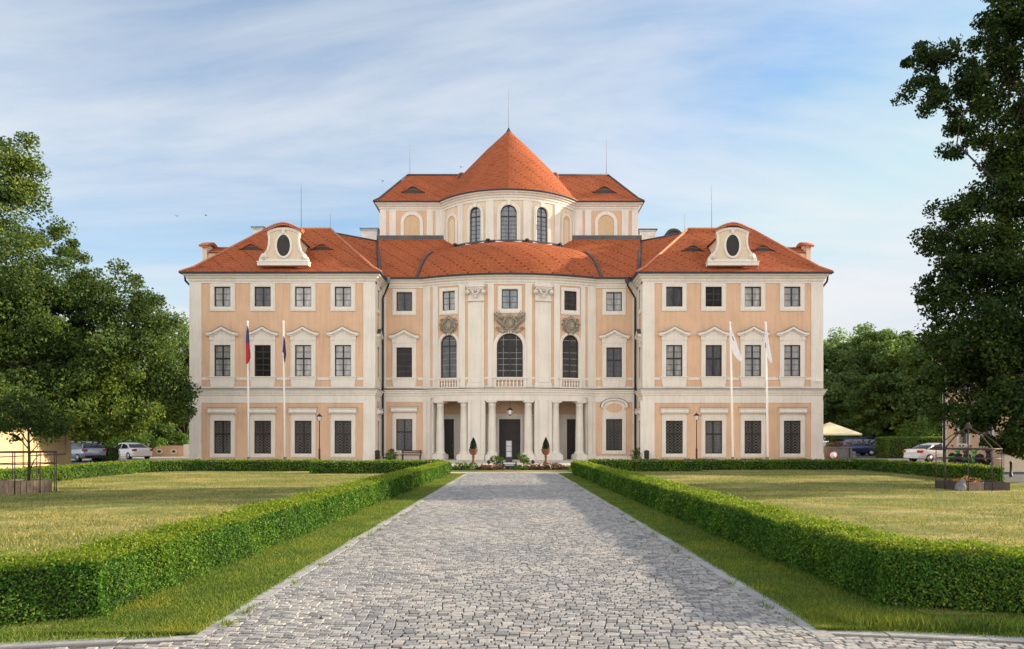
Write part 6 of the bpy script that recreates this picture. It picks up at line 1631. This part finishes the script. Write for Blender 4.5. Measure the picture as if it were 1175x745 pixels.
m.build('trunk', 'bark', sp); pts, nb = crown_points([((-.3, 0, 2.0), (.9, .8, .55), 34, .22, 60), ((.7, 0, 1.75), (.6, .6, .4), 18, .2, 50), ((0, 0, 2.5), (.8, .8, .4), 22, .22, 60)], 61); np_quads('crown', leaf_quads(pts, .10, bias=nb), 'leaf_right', parent=sp)
# two birds over the left wing
for i, (px, py, lb) in enumerate(((203, 248, 'tiny dark bird, left of the two above the left roof'), (236.5, 247.5, 'tiny dark bird, right of the two above the left roof'), (439, 208, 'tiny dark bird beside the upper left eaves'), (529, 192, 'tiny dark bird left of the cone roof'))):
    m = MB(); m.sphere((0, 0, 0), (.07, .16, .06), 8, 6); m.add([(0, -.06, .02), (-.32, .02, .12), (-.28, .1, .1), (0, .08, .03)], [(0, 1, 2, 3)]); m.add([(0, -.06, .02), (.32, .02, .12), (.28, .1, .1), (0, .08, .03)], [(0, 1, 2, 3)]); o = m.build('bird', 'bird_dark', None, P(px, py, 58)); o.scale = (.5, .5, .5); o.rotation_euler = (0, 0, .6 + i); tag(o, lb, 'bird', 'birds in the sky')

# ------------------------------------------------------------------ camera, sun, sky
cam = bpy.data.cameras.new('camera'); cam.sensor_width = 36; cam.lens = 36 * F / 1175; cam.shift_y = 132.5 / 1175; cam.clip_end = 2000; cam.clip_start = .1
co = bpy.data.objects.new('camera', cam); COL.objects.link(co); co.location = (0, 0, CH); co.rotation_euler = (math.radians(90), 0, 0); scene.camera = co
EL, AZ = math.radians(17.0), math.radians(15.0)     # AZ: how far beyond +X towards +Y
sd_ = Vector((math.cos(EL) * math.cos(AZ), math.cos(EL) * math.sin(AZ), math.sin(EL)))
sun = bpy.data.lights.new('sun', 'SUN'); sun.energy = 5.0; sun.angle = math.radians(.6); sun.color = (1.0, .84, .62)
so = bpy.data.objects.new('sun', sun); COL.objects.link(so); so.rotation_euler = sd_.to_track_quat('Z', 'Y').to_euler(); so.location = (40, 20, 40)
w = bpy.data.worlds.new('World'); scene.world = w; w.use_nodes = True; nt = w.node_tree; nt.nodes.clear(); L = nt.links
out = nt.nodes.new('ShaderNodeOutputWorld'); bg = nt.nodes.new('ShaderNodeBackground'); L.new(bg.outputs[0], out.inputs[0]); bg.inputs[1].default_value = .11
sky = nt.nodes.new('ShaderNodeTexSky'); sky.sky_type = 'NISHITA'; sky.sun_disc = False; sky.sun_elevation = EL; sky.sun_rotation = math.pi / 2 - AZ; sky.air_density = 1.0; sky.dust_density = 0.7; sky.ozone_density = 1.6
tc = nt.nodes.new('ShaderNodeTexCoord')
# thin cirrus: stretch the direction vector onto a plane high above
sep = nt.nodes.new('ShaderNodeSeparateXYZ'); L.new(tc.outputs['Generated'], sep.inputs[0])
ad = N(nt, 'ShaderNodeMath', operation='ADD'); ad.inputs[1].default_value = .16; L.new(sep.outputs[2], ad.inputs[0])
mx_ = N(nt, 'ShaderNodeMath', operation='MAXIMUM'); mx_.inputs[1].default_value = .05; L.new(ad.outputs[0], mx_.inputs[0])
dx = N(nt, 'ShaderNodeMath', operation='DIVIDE'); L.new(sep.outputs[0], dx.inputs[0]); L.new(mx_.outputs[0], dx.inputs[1])
dy = N(nt, 'ShaderNodeMath', operation='DIVIDE'); L.new(sep.outputs[1], dy.inputs[0]); L.new(mx_.outputs[0], dy.inputs[1])
cmb = nt.nodes.new('ShaderNodeCombineXYZ'); L.new(dx.outputs[0], cmb.inputs[0]); L.new(dy.outputs[0], cmb.inputs[1])
mp = N(nt, 'ShaderNodeMapping'); mp.inputs['Rotation'].default_value = (0, 0, math.radians(24)); mp.inputs['Scale'].default_value = (.55, 1.35, 1); mp.inputs['Location'].default_value = (.2, -3.3, 0); L.new(cmb.outputs[0], mp.inputs[0])
n1 = N(nt, 'ShaderNodeTexNoise', i_Scale=1.0, i_Detail=9.0, i_Roughness=.57, i_Distortion=.4); L.new(mp.outputs[0], n1.inputs['Vector'])
r1 = ramp(nt, [(.32, (.08, .08, .08)), (.62, (.95, .95, .95))]); L.new(n1.outputs['Fac'], r1.inputs[0])
# unseen bright cloud bank added behind the camera to light the shaded facade
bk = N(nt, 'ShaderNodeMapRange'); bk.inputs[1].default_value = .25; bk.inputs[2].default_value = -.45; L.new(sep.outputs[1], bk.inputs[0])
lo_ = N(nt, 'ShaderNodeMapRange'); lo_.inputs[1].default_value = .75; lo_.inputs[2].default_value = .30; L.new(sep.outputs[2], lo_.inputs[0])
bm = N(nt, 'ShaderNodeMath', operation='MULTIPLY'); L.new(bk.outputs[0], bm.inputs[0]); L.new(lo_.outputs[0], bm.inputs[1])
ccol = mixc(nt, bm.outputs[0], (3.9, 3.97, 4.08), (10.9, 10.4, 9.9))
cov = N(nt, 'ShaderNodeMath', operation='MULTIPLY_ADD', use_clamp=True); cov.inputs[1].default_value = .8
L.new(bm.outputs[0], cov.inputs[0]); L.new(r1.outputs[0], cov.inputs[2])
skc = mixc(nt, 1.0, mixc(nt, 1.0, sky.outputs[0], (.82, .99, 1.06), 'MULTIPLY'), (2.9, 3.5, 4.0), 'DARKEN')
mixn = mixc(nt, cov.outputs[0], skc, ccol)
hz = N(nt, 'ShaderNodeMapRange'); hz.inputs[1].default_value = .22; hz.inputs[2].default_value = .0; hz.inputs[3].default_value = 0; hz.inputs[4].default_value = .6; L.new(sep.outputs[2], hz.inputs[0])
fr_ = N(nt, 'ShaderNodeMapRange'); fr_.inputs[1].default_value = -.1; fr_.inputs[2].default_value = .3; L.new(sep.outputs[1], fr_.inputs[0])
hm = N(nt, 'ShaderNodeMath', operation='MULTIPLY'); L.new(hz.outputs[0], hm.inputs[0]); L.new(fr_.outputs[0], hm.inputs[1])
mixn = mixc(nt, hm.outputs[0], mixn, (3.45, 3.45, 3.5))      # milky haze along the horizon
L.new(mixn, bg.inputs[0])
scene.view_settings.view_transform = 'Standard'; scene.view_settings.look = 'None'; scene.view_settings.exposure = 1.05; scene.view_settings.gamma = 1.0
cy = scene.cycles; cy.max_bounces = 6; cy.diffuse_bounces = 3; cy.glossy_bounces = 2; cy.transmission_bounces = 3; cy.transparent_max_bounces = 4; cy.use_denoising = True; cy.sample_clamp_indirect = 6
